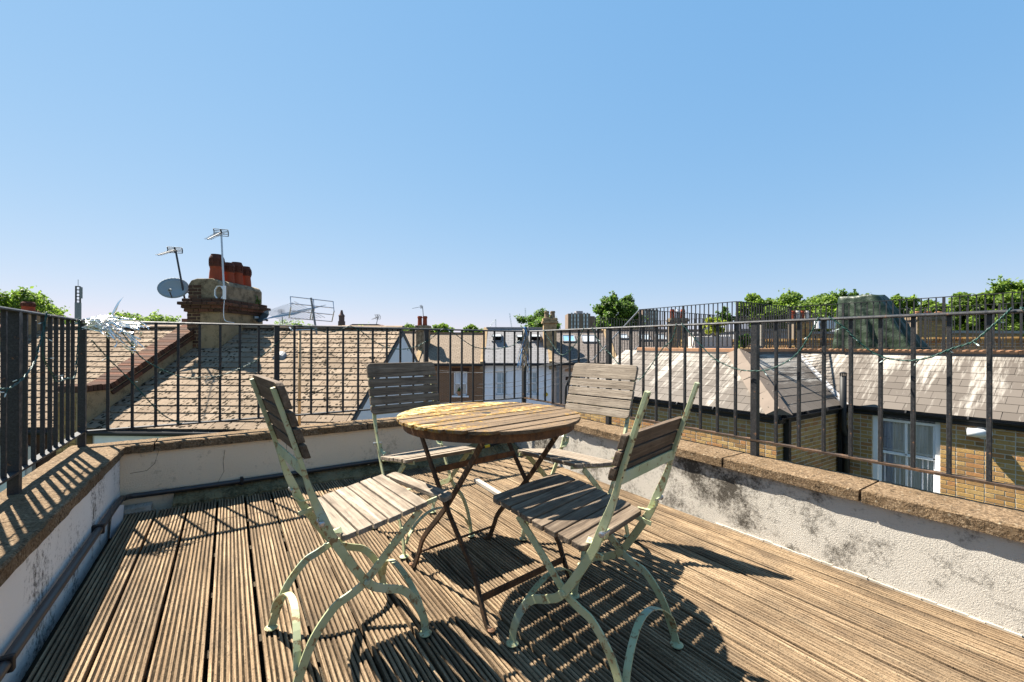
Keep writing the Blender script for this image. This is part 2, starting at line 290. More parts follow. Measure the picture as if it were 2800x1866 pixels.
D = dict(deck=mk_deck(), groove=mk_groove(), cop=mk_coping(), iron=mk_iron(), mint=mk_mint(), rust=mk_rust('rusty_steel'), rustd=mk_rust('brown_steel', (.03, .022, .018), (.10, .062, .038), (.24, .12, .055)),
    wood=mk_wood('grey_weathered_wood', (.075, .052, .036), (.235, .172, .118), (.43, .34, .25)),
    woodd=mk_wood('dark_weathered_wood', (.06, .042, .03), (.17, .118, .08), (.30, .225, .16)),
    woodp=mk_wood('pale_weathered_wood', (.14, .105, .075), (.36, .29, .22), (.58, .49, .39)),
    batten=mk_wood('pale_batten_wood', (.45, .40, .33), (.60, .54, .46), (.72, .66, .58), (60, 4, 60)),
    table=mk_table(), tile=mk_tile(), slate=mk_slate(), foil=mk_foil(), tarp=mk_tarp(), curtain=mk_weave(),
    rwhite=mk_render('white_render', (.72, .675, .605), (.045, .037, .028), .445, .70, 170, .5, (.46, .39, .30), .55, 1, 8.5, True),
    rleft=mk_render('white_render_left', (.74, .725, .70), (.05, .04, .03), .545, .70, 120, .4, (.52, .46, .38), .35, .28, 8.5, True),
    rbeige=mk_render('beige_render', (.72, .595, .44), (.22, .16, .10), .55, .72, 110, .5, (.5, .39, .27), .45, .35),
    gable=mk_render('white_gable_paint', (.74, .74, .76), (.4, .4, .4), .75, .9, 60, .15, (.6, .6, .62), .2),
    cement=mk_render('stack_cement', (.36, .28, .185), (.04, .03, .02), .455, .62, 60, .6, (.28, .20, .12), .6),
    tanrender=mk_render('tan_cement', (.44, .31, .175), (.07, .05, .03), .49, .66, 60, .5, (.32, .22, .12), .5),
    mortar=flat('lime_mortar', (.58, .52, .43), .95, var=.25, scale=40), mortard=flat('dark_mortar', (.17, .135, .10), .95, var=.3, scale=40),
    stock=mk_brick('london_stock_brick', [(.46, .27, .085), (.54, .34, .125), (.38, .205, .08), (.50, .33, .14), (.15, .085, .05), (.42, .17, .075), (.56, .39, .17), (.33, .19, .09)]),
    redbrick=mk_brick('sooty_red_brick', [(.14, .06, .036), (.21, .085, .05), (.07, .04, .03), (.03, .024, .02), (.16, .085, .05), (.045, .032, .026)]),
    pot=mk_render('terracotta_pot', (.36, .085, .042), (.06, .03, .025), .56, .74, 50, .3, (.25, .05, .03), .5), pottop=mk_render('sooty_pot_rim', (.12, .045, .032), (.03, .02, .02), .5, .7, 50, .4, (.1, .04, .03), .5),
    terra=flat('terracotta_coping', (.47, .25, .14), .85, var=.25, scale=9), black=flat('black_plastic', (.012, .012, .013), .55, var=.3, spec=.3), pipe=flat('black_pipe', (.022, .022, .024), .42, var=.3, spec=.5),
    white=flat('white_paint', (.74, .74, .76), .45, var=.06), whitep=flat('white_plastic', (.75, .76, .78), .35), darkbrown=mk_render('dark_brown_rough', (.05, .04, .03), (.02, .018, .014), .5, .6, 60, 1, (.09, .07, .04), .6),
    fillet=mk_render('mossy_mortar', (.24, .18, .11), (.05, .042, .02), .47, .6, 70, 1, (.16, .14, .05), .7),
    glass=mk_glass('window_glass', (.10, .13, .16)), glassb=mk_glass('blue_glass', (.22, .40, .58), .12), glassw=mk_glass('pale_glass', (.50, .56, .60), .1), dark=flat('dark_void', (.012, .012, .012), .9),
    alu=flat('aluminium', (.55, .56, .58), .35, .9), darkmetal=flat('dark_metal', (.05, .052, .056), .5, .5), dish=flat('grey_dish', (.33, .37, .39), .55), dishb=flat('dark_dish', (.10, .11, .11), .6),
    lead=flat('lead_flashing', (.28, .28, .29), .6, var=.2), felt=flat('roof_felt', (.14, .13, .125), .9, var=.3), bamboo=flat('tan_pole', (.52, .33, .17), .5, var=.2, scale=14), tape=flat('black_tape', (.015, .015, .015), .4),
    yellow=flat('yellow_label', (.75, .50, .03), .5), cable=flat('green_cable', (.012, .055, .045), .45), bulb=flat('clear_bulb', (.55, .62, .60), .2), ribw=flat('white_ribbon', (.62, .58, .50), .5), ribb=flat('blue_ribbon', (.08, .27, .58), .45), ribt=flat('tan_ribbon', (.40, .29, .17), .6),
    stucco=flat('pale_stucco', (.76, .77, .81), .8, var=.05), pink=flat('pink_brown_wall', (.52, .40, .33), .85, var=.12), hipcap=flat('brown_hip_cap', (.19, .145, .112), .75, var=.15, scale=4), ridge=flat('ridge_tile', (.30, .21, .14), .9, var=.35, scale=12),
    asphalt=flat('asphalt', (.06, .06, .062), .95, var=.2), grassg=flat('garden_ground', (.06, .075, .035), .95, var=.4, scale=.05), bark=flat('bark', (.10, .075, .05), .95, var=.4), planter=flat('planter_stucco', (.66, .58, .52), .85, var=.08),
    conc=flat('tower_brick', (.25, .175, .135), .9, var=.15, scale=.4), conc2=flat('tower_concrete', (.36, .36, .38), .8, var=.15, scale=.4), crane=flat('crane_steel', (.45, .50, .55), .6), spire=flat('spire_slate', (.15, .085, .075), .8), flash=flat('white_sealant', (.42, .37, .30), .7, var=.15))
D['farbrick'] = mk_uvbrick('far_stock_brick', (.32, .15, .07), (.24, .115, .06), (.34, .27, .2), .22, .075, .01)
D['farmoss'] = mk_uvbrick('far_mossy_tiles', (.35, .27, .20), (.29, .22, .16), (.07, .055, .04), .28, .17, .012, blot=(.12, .09, .055))
D['fargrey'] = mk_uvbrick('far_grey_slates', (.34, .33, .335), (.30, .29, .295), (.12, .115, .115), .5, .21, .014)
D['fardark'] = mk_uvbrick('far_brown_slates', (.25, .21, .185), (.215, .18, .16), (.07, .06, .05), .5, .2, .02)
D['lowbrick'] = mk_uvbrick('stock_brickwork', (.36, .23, .10), (.27, .16, .08), (.40, .35, .28), .22, .075, .01)
D['leaf1'] = mk_leaf('leaf_mid', (.085, .155, .018), (.16, .265, .03), (.28, .39, .06))
D['leaf2'] = mk_leaf('leaf_dark', (.05, .11, .016), (.10, .19, .026), (.18, .29, .045))
D['leaf3'] = mk_leaf('leaf_yellow', (.16, .22, .02), (.30, .36, .035), (.46, .50, .06))

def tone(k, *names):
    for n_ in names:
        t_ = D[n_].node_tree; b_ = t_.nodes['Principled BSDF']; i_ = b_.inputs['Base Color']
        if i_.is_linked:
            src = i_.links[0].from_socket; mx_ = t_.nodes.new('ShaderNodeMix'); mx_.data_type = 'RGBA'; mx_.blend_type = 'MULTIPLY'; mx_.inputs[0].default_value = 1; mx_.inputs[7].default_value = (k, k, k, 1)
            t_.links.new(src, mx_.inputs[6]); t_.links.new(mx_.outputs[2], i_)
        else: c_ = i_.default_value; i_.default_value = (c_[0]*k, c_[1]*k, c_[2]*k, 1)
# base colours of mostly sunlit materials dimmed for the exposure; shaded walls keep theirs
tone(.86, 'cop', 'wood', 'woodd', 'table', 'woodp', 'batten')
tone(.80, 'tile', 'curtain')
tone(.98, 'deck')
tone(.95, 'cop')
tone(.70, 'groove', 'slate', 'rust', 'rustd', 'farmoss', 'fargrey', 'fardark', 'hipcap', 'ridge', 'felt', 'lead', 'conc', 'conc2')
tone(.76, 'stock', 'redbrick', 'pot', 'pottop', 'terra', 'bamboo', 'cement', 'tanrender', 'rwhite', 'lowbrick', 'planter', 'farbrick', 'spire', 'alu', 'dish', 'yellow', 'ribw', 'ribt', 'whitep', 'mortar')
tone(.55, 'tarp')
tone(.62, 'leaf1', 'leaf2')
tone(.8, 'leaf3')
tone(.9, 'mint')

# ============================================================ SETTING: ground, deck
g = MB().add([(-1500, -1500, GZ), (1500, -1500, GZ), (1500, 1500, GZ), (-1500, 1500, GZ)], [(0, 1, 2, 3)]).build('ground', D['grassg']); tag(g, kind='structure')
m = MB()
m.box(-120, 120, 16.5, 24.5, GZ+.004, GZ+.01, cf)
tag(m.build('street', D['asphalt']), kind='structure')
m = MB(); m.box(-120, 120, 24.5, 26.9, GZ+.004, GZ+.13, cf); tag(m.build('pavement', D['conc2']), kind='structure')

XL, YB, XR = -.57, 3.625, 2.394          # inner faces of the parapets
YN = -2.6                                # the deck goes on behind the camera
m = MB(); m.box(XL-.2, XR+.2, YN, YB+.16, GZ, -.075); deck = m.build('deck', D['darkbrown']); tag(deck, kind='structure')  # slab coloured dark so the gaps between boards look dark
x = -.52; bw = .1485; pitch = .156
NR = 9
while x < XR-.03:
    x1 = min(x+bw, XR-.004); prof = [(x, -.03)]; gm = []
    w_ = x1-x; n = max(2, int(round(NR*w_/bw))); step = w_/n
    rz = -.001+random.uniform(-.0015, .0015)
    top = []
    for i in range(n):
        a = x+i*step; rid = step*random.uniform(.50, .66); rh = rz-random.choice((0, 0, 0, .0006, .0014)); gd = rz-.0065+random.uniform(0, .002)
        top += [(a+.0012, rh), (a+rid-.0012, rh), (a+rid+.0006, gd), (a+step-.0006, gd)]
    top = top[:-2]
    x1 = top[-1][0]+.0012
    poly = [(x, -.03), (x, rz-.002)]+top+[(x1, rz-.002), (x1, -.03)]
    y0, y1 = YN, 3.50+random.uniform(-.02, .02)
    ys = np.linspace(y0, y1, 2); b = MB(); k = len(poly)
    vs = [(p[0], y, p[1]) for y in ys for p in poly]
    for j in range(len(ys)-1):
        for i in range(k):
            a, c_ = poly[i], poly[(i+1) % k]
            gro = 1 if (abs(a[1]-c_[1]) < 1e-6 and a[1] < rz-.003 and a[1] > -.02) else 0
            b.f.append((j*k+i, j*k+(i+1) % k, (j+1)*k+(i+1) % k, (j+1)*k+i)); b.m.append(gro)
    b.v = vs; b.f += [tuple(range(k)), tuple(range(k*(len(ys)-1), k*len(ys)))[::-1]]; b.m += [0, 0]
    b.f = [f[::-1] for f in b.f]
    b.build('deck_board', [D['deck'], D['groove']], deck)
    x += pitch
# joists under the gaps
for yj in np.arange(-2.4, 3.4, .42):
    MB().box(-.5, XR-.02, yj, yj+.045, -.075, -.031).build('joist', D['darkbrown'], deck)

# ============================================================ parapets
ZC, ZCB = .395, .342
def frag(a0, a1, joints):
    cuts = [a0]+joints+[a1]; return list(zip(cuts[:-1], cuts[1:]))
def wobble_box(x0, x1, y0, y1, z0, z1, n=10, amp=.003, ax=0):
    """a worn block: long faces broken up and slightly irregular"""
    b = MB(); L0, L1 = (x0, x1) if ax == 0 else (y0, y1); T0, T1 = (y0, y1) if ax == 0 else (x0, x1); r = random.Random(int(abs(x0*977+y0*331)*10)+n)
    sec = [(T0, z0), (T1, z0), (T1, z1-.006), (T1-.006, z1), ((T0+T1)/2, z1), (T0+.006, z1), (T0, z1-.006)]; k = len(sec)
    for i in range(n+1):
        l = L0+(L1-L0)*i/n
        for t, z in sec:
            dt, dz = r.uniform(-amp, amp), r.uniform(-amp, amp)*.6
            b.v.append((l, t+dt, z+dz) if ax == 0 else (t+dt, l, z+dz))
    for i in range(n):
        for j in range(k): b.f.append((i*k+j, i*k+(j+1) % k, (i+1)*k+(j+1) % k, (i+1)*k+j)); b.m.append(0)
    b.f += [tuple(range(k))[::-1], tuple(range(n*k, n*k+k))]; b.m += [0, 0]
    if ax == 1: b.f = [f[::-1] for f in b.f]
    return b
pr = thing('parapet_wall', 'white rough rendered parapet with black mould patches under a concrete coping', 'wall', (XR+.1, 1, 0))
MB().box(XR, XR+.20, YN, YB+.16, GZ, ZCB-.002).build('rendered_wall', D['rwhite'], pr)
for a, b_ in frag(YN, YB-.03, [-1.82, -1.17, -.52, .128, .774, 1.421, 2.07, 2.72, 3.3]): wobble_box(2.372, 2.625, a+.005, b_-.005, ZCB, ZC, 12, .0028, 1).build('coping_stone', D['cop'], pr)
m = MB()
m.box(2.632, 2.66, YN, YB+.1, ZCB-.02, ZCB+.028); m.box(2.672, 2.70, YN, YB+.1, ZCB-.05, ZCB+.006)
m.build('edge_flashing', D['felt'], pr)
b_ = MB()
for i in range(26):
    y = .30+i*.045; b_.box(XR-.006-random.uniform(0, .005), XR+.001, y, y+.045, -.004, .002+random.uniform(0, .006))
b_.build('sealant_strip', D['flash'], pr)
pb = thing('parapet_wall', 'cracked beige rendered parapet across the far end of the deck', 'wall', (.9, YB+.08, 0))
MB().box(XL+.001, XR-.001, YB, YB+.16, GZ, ZCB-.002).build('rendered_wall', D['rbeige'], pb)
for a, b_ in frag(XL+.0, XR+.22, [-.40, .27, .95, 1.62, 2.25]): wobble_box(a+.004, b_-.004, 3.603, 3.80, ZCB, ZC, 12, .0028, 0).build('coping_stone', D['cop'], pb)
# ragged mortar fillet and soil at the wall foot
r = random.Random(3); f_ = MB(); nx = 110
for i in range(nx+1):
    xx = -.30+(XR+.28)*i/nx; k = 1+1.6*math.exp(-((xx-2.1)/.28)**2); hgt = (.022+r.uniform(0, .018))*k; out = (.09+r.uniform(-.02, .03))*(1+.5*(k-1))
    for t, z in ((YB+.002, .05*k+r.uniform(0, .015)), (YB-.03, hgt*1.1), (YB-.03-out*.5, hgt*.8), (YB-.035-out, .006+r.uniform(0, .008)), (YB-.04-out, -.02)): f_.v.append((xx, t, z))
for i in range(nx):
    for j in range(4): f_.f.append((i*5+j, i*5+j+1, (i+1)*5+j+1, (i+1)*5+j)); f_.m.append(0)
f_.build('mortar_fillet', D['fillet'], pb)
pl = thing('parapet_wall', 'shaded mould streaked white parapet with railing shadows on its coping', 'wall', (XL-.1, 1, 0))
MB().box(XL-.20, XL, YN, YB+.16, GZ, ZCB-.002).build('rendered_wall', D['rleft'], pl)
for a, b_ in frag(YN, 3.80, [-1.75, -1.08, -.41, .26, .93, 1.6, 2.3, 2.95]): wobble_box(-.83, -.545, a+.004, (b_ if b_ < 3.7 else 3.80)-.004, ZCB, ZC, 12, .0028, 1).build('coping_stone', D['cop'], pl)
# cracks in the beige wall (thin dark tubes laid on the crack lines)
for pts in ([(-.02, .30), (-.03, .22), (-.025, .15), (-.06, .08)], [(-.38, .34), (-.40, .26), (-.44, .22), (-.52, .215)], [(.36, .33), (.365, .22)]):
    MB().tube([(a, YB-.0006, z) for a, z in pts], .0012, 4).build('crack', D['darkbrown'], pb)

# ============================================================ railings
ZT, ZBR = 1.178, .487
def bar(m, x, y, z0, z1, a): m.box(x-a, x+a, y-a, y+a, z0, z1)
def handrail(p, q, side):
    h = [(-.021, -.006), (.021, -.006), (.021, .001), (.014, .0065), (0, .009), (-.014, .0065), (-.021, .001)]
    return MB().sweep([p, q], h, up=(0, 0, 1))
YR, XRR, XRL = 3.733, 2.59, -.765
rb = thing('railing', 'black iron railing across the far end of the deck with tiled roof behind', 'railing', (.9, YR, ZC))
rr = thing('railing', 'black iron railing beside the slate roof and curtained window', 'railing', (XRR, 1.5, ZC))
rl = thing('railing', 'black iron railing seen steeply at the edge beside the silver streamers', 'railing', (XRL, 1.5, ZC))
handrail((XRL, YR, ZT), (XRR, YR, ZT), 0).build('handrail', D['iron'], rb, bevel=.002)
handrail((XRR, YN, ZT), (XRR, YR+.02, ZT), 0).build('handrail', D['iron'], rr, bevel=.002)
handrail((XRL, YN, ZT), (XRL, YR+.02, ZT), 0).build('handrail', D['iron'], rl, bevel=.002)
MB().box(XRL+.02, XRR-.02, YR-.019, YR+.019, ZBR-.005, ZBR+.005).build('bottom_rail', D['iron'], rb)
MB().box(XRR-.019, XRR+.019, YN, YR-.02, ZBR-.005, ZBR+.005).build('bottom_rail', D['rustd'], rr)
MB().box(XRL-.019, XRL+.019, YN, YR-.02, ZBR-.005, ZBR+.005).build('bottom_rail', D['iron'], rl)
def unit(a, z0, z1, name):
    m = MB(); m.box(-a, a, -a, a, z0, z1); return m.mesh(name, D['iron'])
ub = unit(.0078, ZBR+.004, ZT-.006, 'baluster'); up = unit(.0175, ZC-.01, ZT-.006, 'post')
def pl_(me, name, par, x, y):
    o = inst(me, name, par, Matrix.Translation((x, y, 0)) @ Matrix.Rotation(random.uniform(-.02, .02), 4, 'Z'))
    if name == 'baluster': b = o.modifiers.new('b', 'BEVEL'); b.width = .0015; b.segments = 1
for a, b_, n in ((XRL, .306, 8), (.306, 1.504, 9), (1.504, XRR, 8)):
    for i in range(1, n+1): pl_(ub, 'baluster', rb, a+(b_-a)*i/(n+1), YR)
for x in (.306, 1.504): pl_(up, 'post', rb, x, YR)
pl_(up, 'post', rr, XRR, YR); pl_(up, 'post', rl, XRL, YR)
ry = [YR, 2.523, 1.352, .18, -1.0, -2.2]
for a, b_ in zip(ry[:-1], ry[1:]):
    for i in range(1, 10): pl_(ub, 'baluster', rr, XRR, a+(b_-a)*i/10)
    pl_(up, 'post', rr, XRR, b_)
ly = [3.534, 3.445, 3.341, 3.24, 3.15, 3.046, 2.93, 2.826]
for y in ly: pl_(ub, 'baluster', rl, XRL, y)
pl_(up, 'post', rl, XRL, 2.714)
for i in range(40):
    y = 2.606-i*.107
    if i % 10 == 9: pl_(up, 'post', rl, XRL, y)
    else: pl_(ub, 'baluster', rl, XRL, y)

# ============================================================ pipes and bits on the deck
wp = thing('waste_pipe', 'black plastic pipe clipped along the foot of two parapets', 'pipe', (XL, 3.5, .05))
MB().tube(cr([(-.542, YN, .105), (-.542, 2.6, .105), (-.542, 3.42, .10), (-.535, 3.53, .088), (-.50, 3.592, .078), (-.40, 3.601, .074), (.1, 3.601, .072), (1.5, 3.601, .082)], 8), .0165, 10).build('pipe', D['pipe'], wp, smooth=True)
for y in (-.6, .6, 1.85, 2.95): MB().box(-.57, -.522, y, y+.022, .08, .128).build('clip', D['black'], wp, bevel=.004)
for x in (.07, 1.1): MB().box(x, x+.02, 3.58, 3.625, .05, .098).build('clip', D['black'], wp, bevel=.004)
m = MB()
for i in range(6): m.box(-.565, -.405, 3.508+i*.017, 3.519+i*.017, .012, .022)
m.box(-.565, -.405, 3.505, 3.612, -.01, .0125)
o = m.build('wood_offcut', D['batten']); tag(o, 'pale grooved offcut of decking lying in the shaded corner by the pipe', 'wood offcut')
m = MB()
for i in range(8):
    a = i/7; m.v += [(-.555+.03*math.sin(a*1.5), 3.28+.14*a, -.06), (-.548+.03*math.sin(a*1.5), 3.29+.13*a, .075+.02*math.sin(a*3))]
m.f = [(i*2, i*2+2, i*2+3, i*2+1) for i in range(7)]; m.m = [0]*7
o = m.build('plastic_scrap', D['whitep']); s_ = o.modifiers.new('s', 'SOLIDIFY'); s_.thickness = .004; tag(o, 'bent white plastic scrap stuck between the deck edge and pipe', 'plastic scrap')
o = MB().box(-.018, .018, -.21, .21, .0, .024).build('wood_batten', D['batten'], bevel=.002, local=True); o.location = (1.563, 2.69, .002); o.rotation_euler = (0, 0, R(-2.4)); tag(o, 'short pale batten lying on the deck beyond the table', 'batten')
kn = thing('folding_saw', 'black handled tool with a yellow label lying on the soil in the far corner', 'tool', (2.02, 3.48, .09), R(12))
MB().tube([(-.14, 0, .01), (-.02, 0, .012), (.14, 0, .02)], [.010, .013, .011], 10).build('handle', D['black'], kn, smooth=True, local=True)
MB().tube([(-.055, 0, .0118), (.005, 0, .0128)], [.0136, .0142], 10).build('label_band', D['yellow'], kn, local=True)

# ============================================================ table
tb = thing('bistro_table', 'round slatted wooden table with yellow lichen and rusty folding legs', 'table', (.985, 1.69, 0), R(8))
RT, ZTT = .405, .73; ns = 11; sw = 2*RT/ns
for i in range(ns):
    y0 = -RT+i*sw+.0052; y1 = -RT+(i+1)*sw-.0052
    def arc(a, b_, sgn, n=7):
        return [(sgn*math.sqrt(max(RT*RT-y*y, .0004)), y) for y in np.linspace(a, b_, n)]
    poly = arc(y0, y1, 1)+arc(y1, y0, -1)
    dz = random.uniform(-.0015, .0015)
    low = arc(y0+.005, y1-.005, 1)+arc(y1-.005, y0+.005, -1); n_ = len(poly)
    m = MB(); m.add([(a, b_, ZTT-.014+dz) for a, b_ in low]+[(a, b_, ZTT+dz) for a, b_ in poly], [tuple(range(n_))[::-1], tuple(range(n_, 2*n_))]+[(k, (k+1) % n_, n_+(k+1) % n_, n_+k) for k in range(n_)])
    m.build('table_slat', D['table'], tb, bevel=.002, local=True)
rim = [(.372, 0), (.378, 0), (.378, .036), (.372, .036), (.372, 0)]
MB().lathe(rim, (0, 0, ZTT-.0495), 64, caps=False).build('rim', D['rust'], tb, local=True)
o = MB().lathe([(.022, 0), (.022, .002)], (0, .025, ZTT-.0012), 16).build('parasol_hole', D['dark'], tb, local=True)
for s_ in (-1, 1):
    for d_ in (-1, 1):
        xx = s_*(.225-(.006 if d_ > 0 else -.006))
        path = [(xx, d_*.305, .004), (xx, d_*.283, .010), (xx, d_*.262, .045), (xx, d_*.235, .10), (xx, d_*.19, .18), (xx, 0, .375), (xx, -d_*.25, .69)]
        P = cr(path, 6); MB().sweep(P, rect(.0055, .011), up=(0, d_*.6, .8)).build('leg', D['rustd'], tb, bevel=.0015, local=True)
        MB().lathe([(.014, 0), (.014, .005), (.007, .009), (.003, .010)], (xx, d_*.308, .003), 10).build('foot_bolt', D['rust'], tb, local=True)
MB().tube([(-.225, .245, .085), (.225, .245, .085)], .006, 8).build('stretcher', D['rustd'], tb, local=True)
MB().box(-.225, .225, -.243, -.237, .075, .103).build('stretcher', D['rust'], tb, bevel=.001, local=True)
MB().box(-.225, .225, .085, .091, .485, .512).build('stretcher', D['rust'], tb, bevel=.001, local=True)
for d_ in (-1, 1): MB().box(-.30, .30, d_*.25-.012, d_*.25+.012, .700, .7165).build('top_bearer', D['rustd'], tb, local=True)

# ============================================================ chairs
PA = [(-.275, .915), (-.205, .703), (-.172, .592), (-.135, .50), (-.097, .414), (0, .264), (.06, .222), (.124, .194), (.172, .14), (.205, .068), (.213, .006)]
PB = [(.195, .452), (.1, .362), (0, .264), (-.05, .236), (-.100, .214), (-.158, .145), (-.195, .06), (-.212, .006)]
def fpost(z): return -.205-.07*(z-.703)/.212
def zseat(f): return .437+(f+.08)*.165
def chair(label, loc, deg, back=(0, 1, 2, 3, 4), seatn=7, loose=False, wb='wood', wsn='wood', holes=False):
    t = thing('folding_chair', label, 'chair', (*loc, 0), R(deg), 'folding chairs round the table')
    for sgn in (-1, 1):
        P = cr([(f, sgn*.192, z) for f, z in PA], 5); secs = []
        for p in P:
            k = min(1, max(0, (p.z-.53)/.10)); a = .0035*(1-k)+.0095*k; b_ = .0135*(1-k)+.0065*k; secs.append(rect(a, b_))
        # side axis = lateral: up vector chosen in the chair's side plane
        m = MB(); n = len(P); rings = []
        for i, p in enumerate(P):
            d_ = (P[min(i+1, n-1)]-P[max(i-1, 0)]).normalized(); nrm = Vector((0, 1, 0)).cross(d_).normalized()
            rings.append([p+Vector((0, 1, 0))*a+nrm*b_ for a, b_ in secs[i]])
        m.v = [tuple(v) for rg in rings for v in rg]; m.f = [(i*4+j, i*4+(j+1) % 4, (i+1)*4+(j+1) % 4, (i+1)*4+j) for i in range(n-1) for j in range(4)]+[(3, 2, 1, 0), tuple(range(4*n-4, 4*n))]; m.m = [0]*len(m.f)
        po = m.build('back_post', D['mint'], t, bevel=.0015, local=True)
        if holes:
            for z in (.90, .862, .822, .78, .735, .69, .668):
                f = fpost(z)-.0068; MB().lathe([(.0045, 0), (.0045, .0012)], (0, 0, 0), 8, T=lambda x, y, q, f=f, z=z: (f-q, sgn*.192+x, z+y)).build('screw_hole', D['rust'], po, local=True)
        P = cr([(f, sgn*.184, z) for f, z in PB], 5); m = MB(); n = len(P); rings = []
        for i, p in enumerate(P):
            d_ = (P[min(i+1, n-1)]-P[max(i-1, 0)]).normalized(); nrm = Vector((0, 1, 0)).cross(d_).normalized()
            rings.append([p+Vector((0, 1, 0))*a+nrm*b_ for a, b_ in rect(.0033, .0135)])
        m.v = [tuple(v) for rg in rings for v in rg]; m.f = [(i*4+j, i*4+(j+1) % 4, (i+1)*4+(j+1) % 4, (i+1)*4+j) for i in range(n-1) for j in range(4)]+[(3, 2, 1, 0), tuple(range(4*n-4, 4*n))]; m.m = [0]*len(m.f)
        m.build('cross_leg', D['mint'], t, bevel=.0012, local=True)
        y = sgn*.188; T_ = lambda a, b_, q: (a, y+sgn*(q-.0)*1, b_)
        MB().lathe([(.011, -.010), (.011, .010), (.007, .0125)], (0, 0, 0), 12, T=lambda a, b_, q: (a, y+sgn*q, .264+b_)).build('rivet', D['mint'], t, local=True)
        for ff in (.213, -.212):
            yy = sgn*(.192 if ff > 0 else .184); fo = MB().lathe([(.021, .006), (.022, .010), (.014, .015), (.006, .018)], (ff, yy, 0), 16).build('foot', D['mint'], t, local=True)
            MB().lathe([(.017, -.0005), (.019, .0055)], (ff, yy, 0), 14).build('rubber_pad', D['black'], fo, local=True)
        # seat rail and hinge
        MB().sweep([(-.125, sgn*.168, zseat(-.125)-.024), (.27, sgn*.168, zseat(.27)-.024)], rect(.003, .008)).build('seat_rail', D['mint'], t, local=True)
        ho = MB().sweep([(-.146, sgn*.176, .500), (-.140, sgn*.176, .470), (-.118, sgn*.176, .450), (-.075, sgn*.174, .4475)], rect(.0105, .002), up=(1, 0, .3)).build('hinge_bracket', D['mint'], t, local=True)
        MB().lathe([(.006, -.03), (.006, .006), (.009, .006), (.009, .013), (.005, .015)], (0, 0, 0), 10, T=lambda a, b_, q: (-.144+a, sgn*(.198+q), .494+b_)).build('bolt', D['alu'], ho, local=True)
    for ff, z0 in ((.208, .065), (-.205, .065)):
        n = 18; P = [(ff*(1-.11*math.sin(math.pi*i/n)), -.180+.36*i/n, z0+.125*math.sin(math.pi*i/n)**.62) for i in range(n+1)]
        m = MB()
        for i, p in enumerate(P):
            p = Vector(p); a = Vector(P[max(i-1, 0)]); b_ = Vector(P[min(i+1, n)]); d_ = (b_-a).normalized(); nn = Vector((1, 0, 0)).cross(d_)
            for q, s_ in ((-.011, -.002), (.011, -.002), (.011, .002), (-.011, .002)): m.v.append(tuple(p+Vector((q, 0, 0))+nn*s_))
        m.f = [(i*4+j, i*4+(j+1) % 4, (i+1)*4+(j+1) % 4, (i+1)*4+j) for i in range(n) for j in range(4)]+[(3, 2, 1, 0), tuple(range(4*n, 4*n+4))]; m.m = [0]*len(m.f)
        m.build('arch_strap', D['mint'], t, smooth=False, local=True)
    MB().box(fpost(.66)-.006, fpost(.66)+.0, -.19, .19, .644, .678).build('back_crossbar', D['mint'], t, bevel=.001, local=True)
    # back slats
    zs = [(.848, .932), (.797, .843), (.748, .793), (.699, .744), (.650, .695)]; ang = math.atan2(.07, .212)
    for i in back:
        z0, z1 = zs[i]; hw = .213; zc = (z0+z1)/2; hh = (z1-z0)/2; rad = .022 if i in (0, 4) else .005
        out = []
        tr = rad if i == 0 else .004; br = rad if i == 4 else .004
        for cx_, cz_, r_, a0 in ((hw-tr, hh-tr, tr, 0), (-hw+tr, hh-tr, tr, 90), (-hw+br, -hh+br, br, 180), (hw-br, -hh+br, br, 270)):
            for k in range(4): an = R(a0+30*k); out.append((cx_+r_*math.cos(an), cz_+r_*math.sin(an)))
        f0 = fpost(zc)+.0085
        T_ = lambda y, q, d_, f0=f0, zc=zc: (f0+d_*math.cos(ang)-q*math.sin(ang), y, zc+q*math.cos(ang)+d_*math.sin(ang)*.0)
        jit = random.uniform(-.002, .002)
        MB().prism([(a+jit, b_) for a, b_ in out], 0, .021, T_).build('back_slat', D[wb], t, bevel=.002, local=True)
    # seat slats
    for i in range(seatn):
        f0 = -.08+i*.0495; f1 = f0+.0435; hw = .198+.012*math.sin(math.pi*(i+.5)/seatn); yj = random.uniform(-.003, .003); dz = random.uniform(-.001, .001)
        drop = .0 if i < seatn-1 else .004
        rot = 0; sh = 0
        if loose and i == seatn-1: rot = R(8); sh = .036; drop = .012
        tl = math.atan(.165); r_ = .018 if i in (0, seatn-1) else .003
        out = []
        for cx_, cy_, rr_, a0 in ((f1-(r_ if i == seatn-1 else .003), hw-(r_ if i == seatn-1 else .003), r_ if i == seatn-1 else .003, 0), (f0+(r_ if i == 0 else .003), hw-(r_ if i == 0 else .003), r_ if i == 0 else .003, 90), (f0+(r_ if i == 0 else .003), -hw+(r_ if i == 0 else .003), r_ if i == 0 else .003, 180), (f1-(r_ if i == seatn-1 else .003), -hw+(r_ if i == seatn-1 else .003), r_ if i == seatn-1 else .003, 270)):
            for k in range(4): an = R(a0+30*k); out.append((cx_+rr_*math.cos(an), cy_+rr_*math.sin(an)))
        fc = (f0+f1)/2
        def T_(f, y, d_, fc=fc, rot=rot, sh=sh, yj=yj, drop=drop, dz=dz):
            a = (f-fc); ff = fc+sh+a*math.cos(rot)-y*math.sin(rot); yy = y*math.cos(rot)+a*math.sin(rot)+yj
            return (ff, yy, zseat(fc+sh)+a*.165-drop+dz+d_)
        MB().prism(out, -.018, 0, T_).build('seat_slat', D[wsn], t, bevel=.0022, local=True)
    return t
chair('mint folding chair seen from its side with the front seat slat working loose', (.361, 1.634), 5.6, back=(0, 1, 2, 3), loose=True, wb='woodd', wsn='woodp')
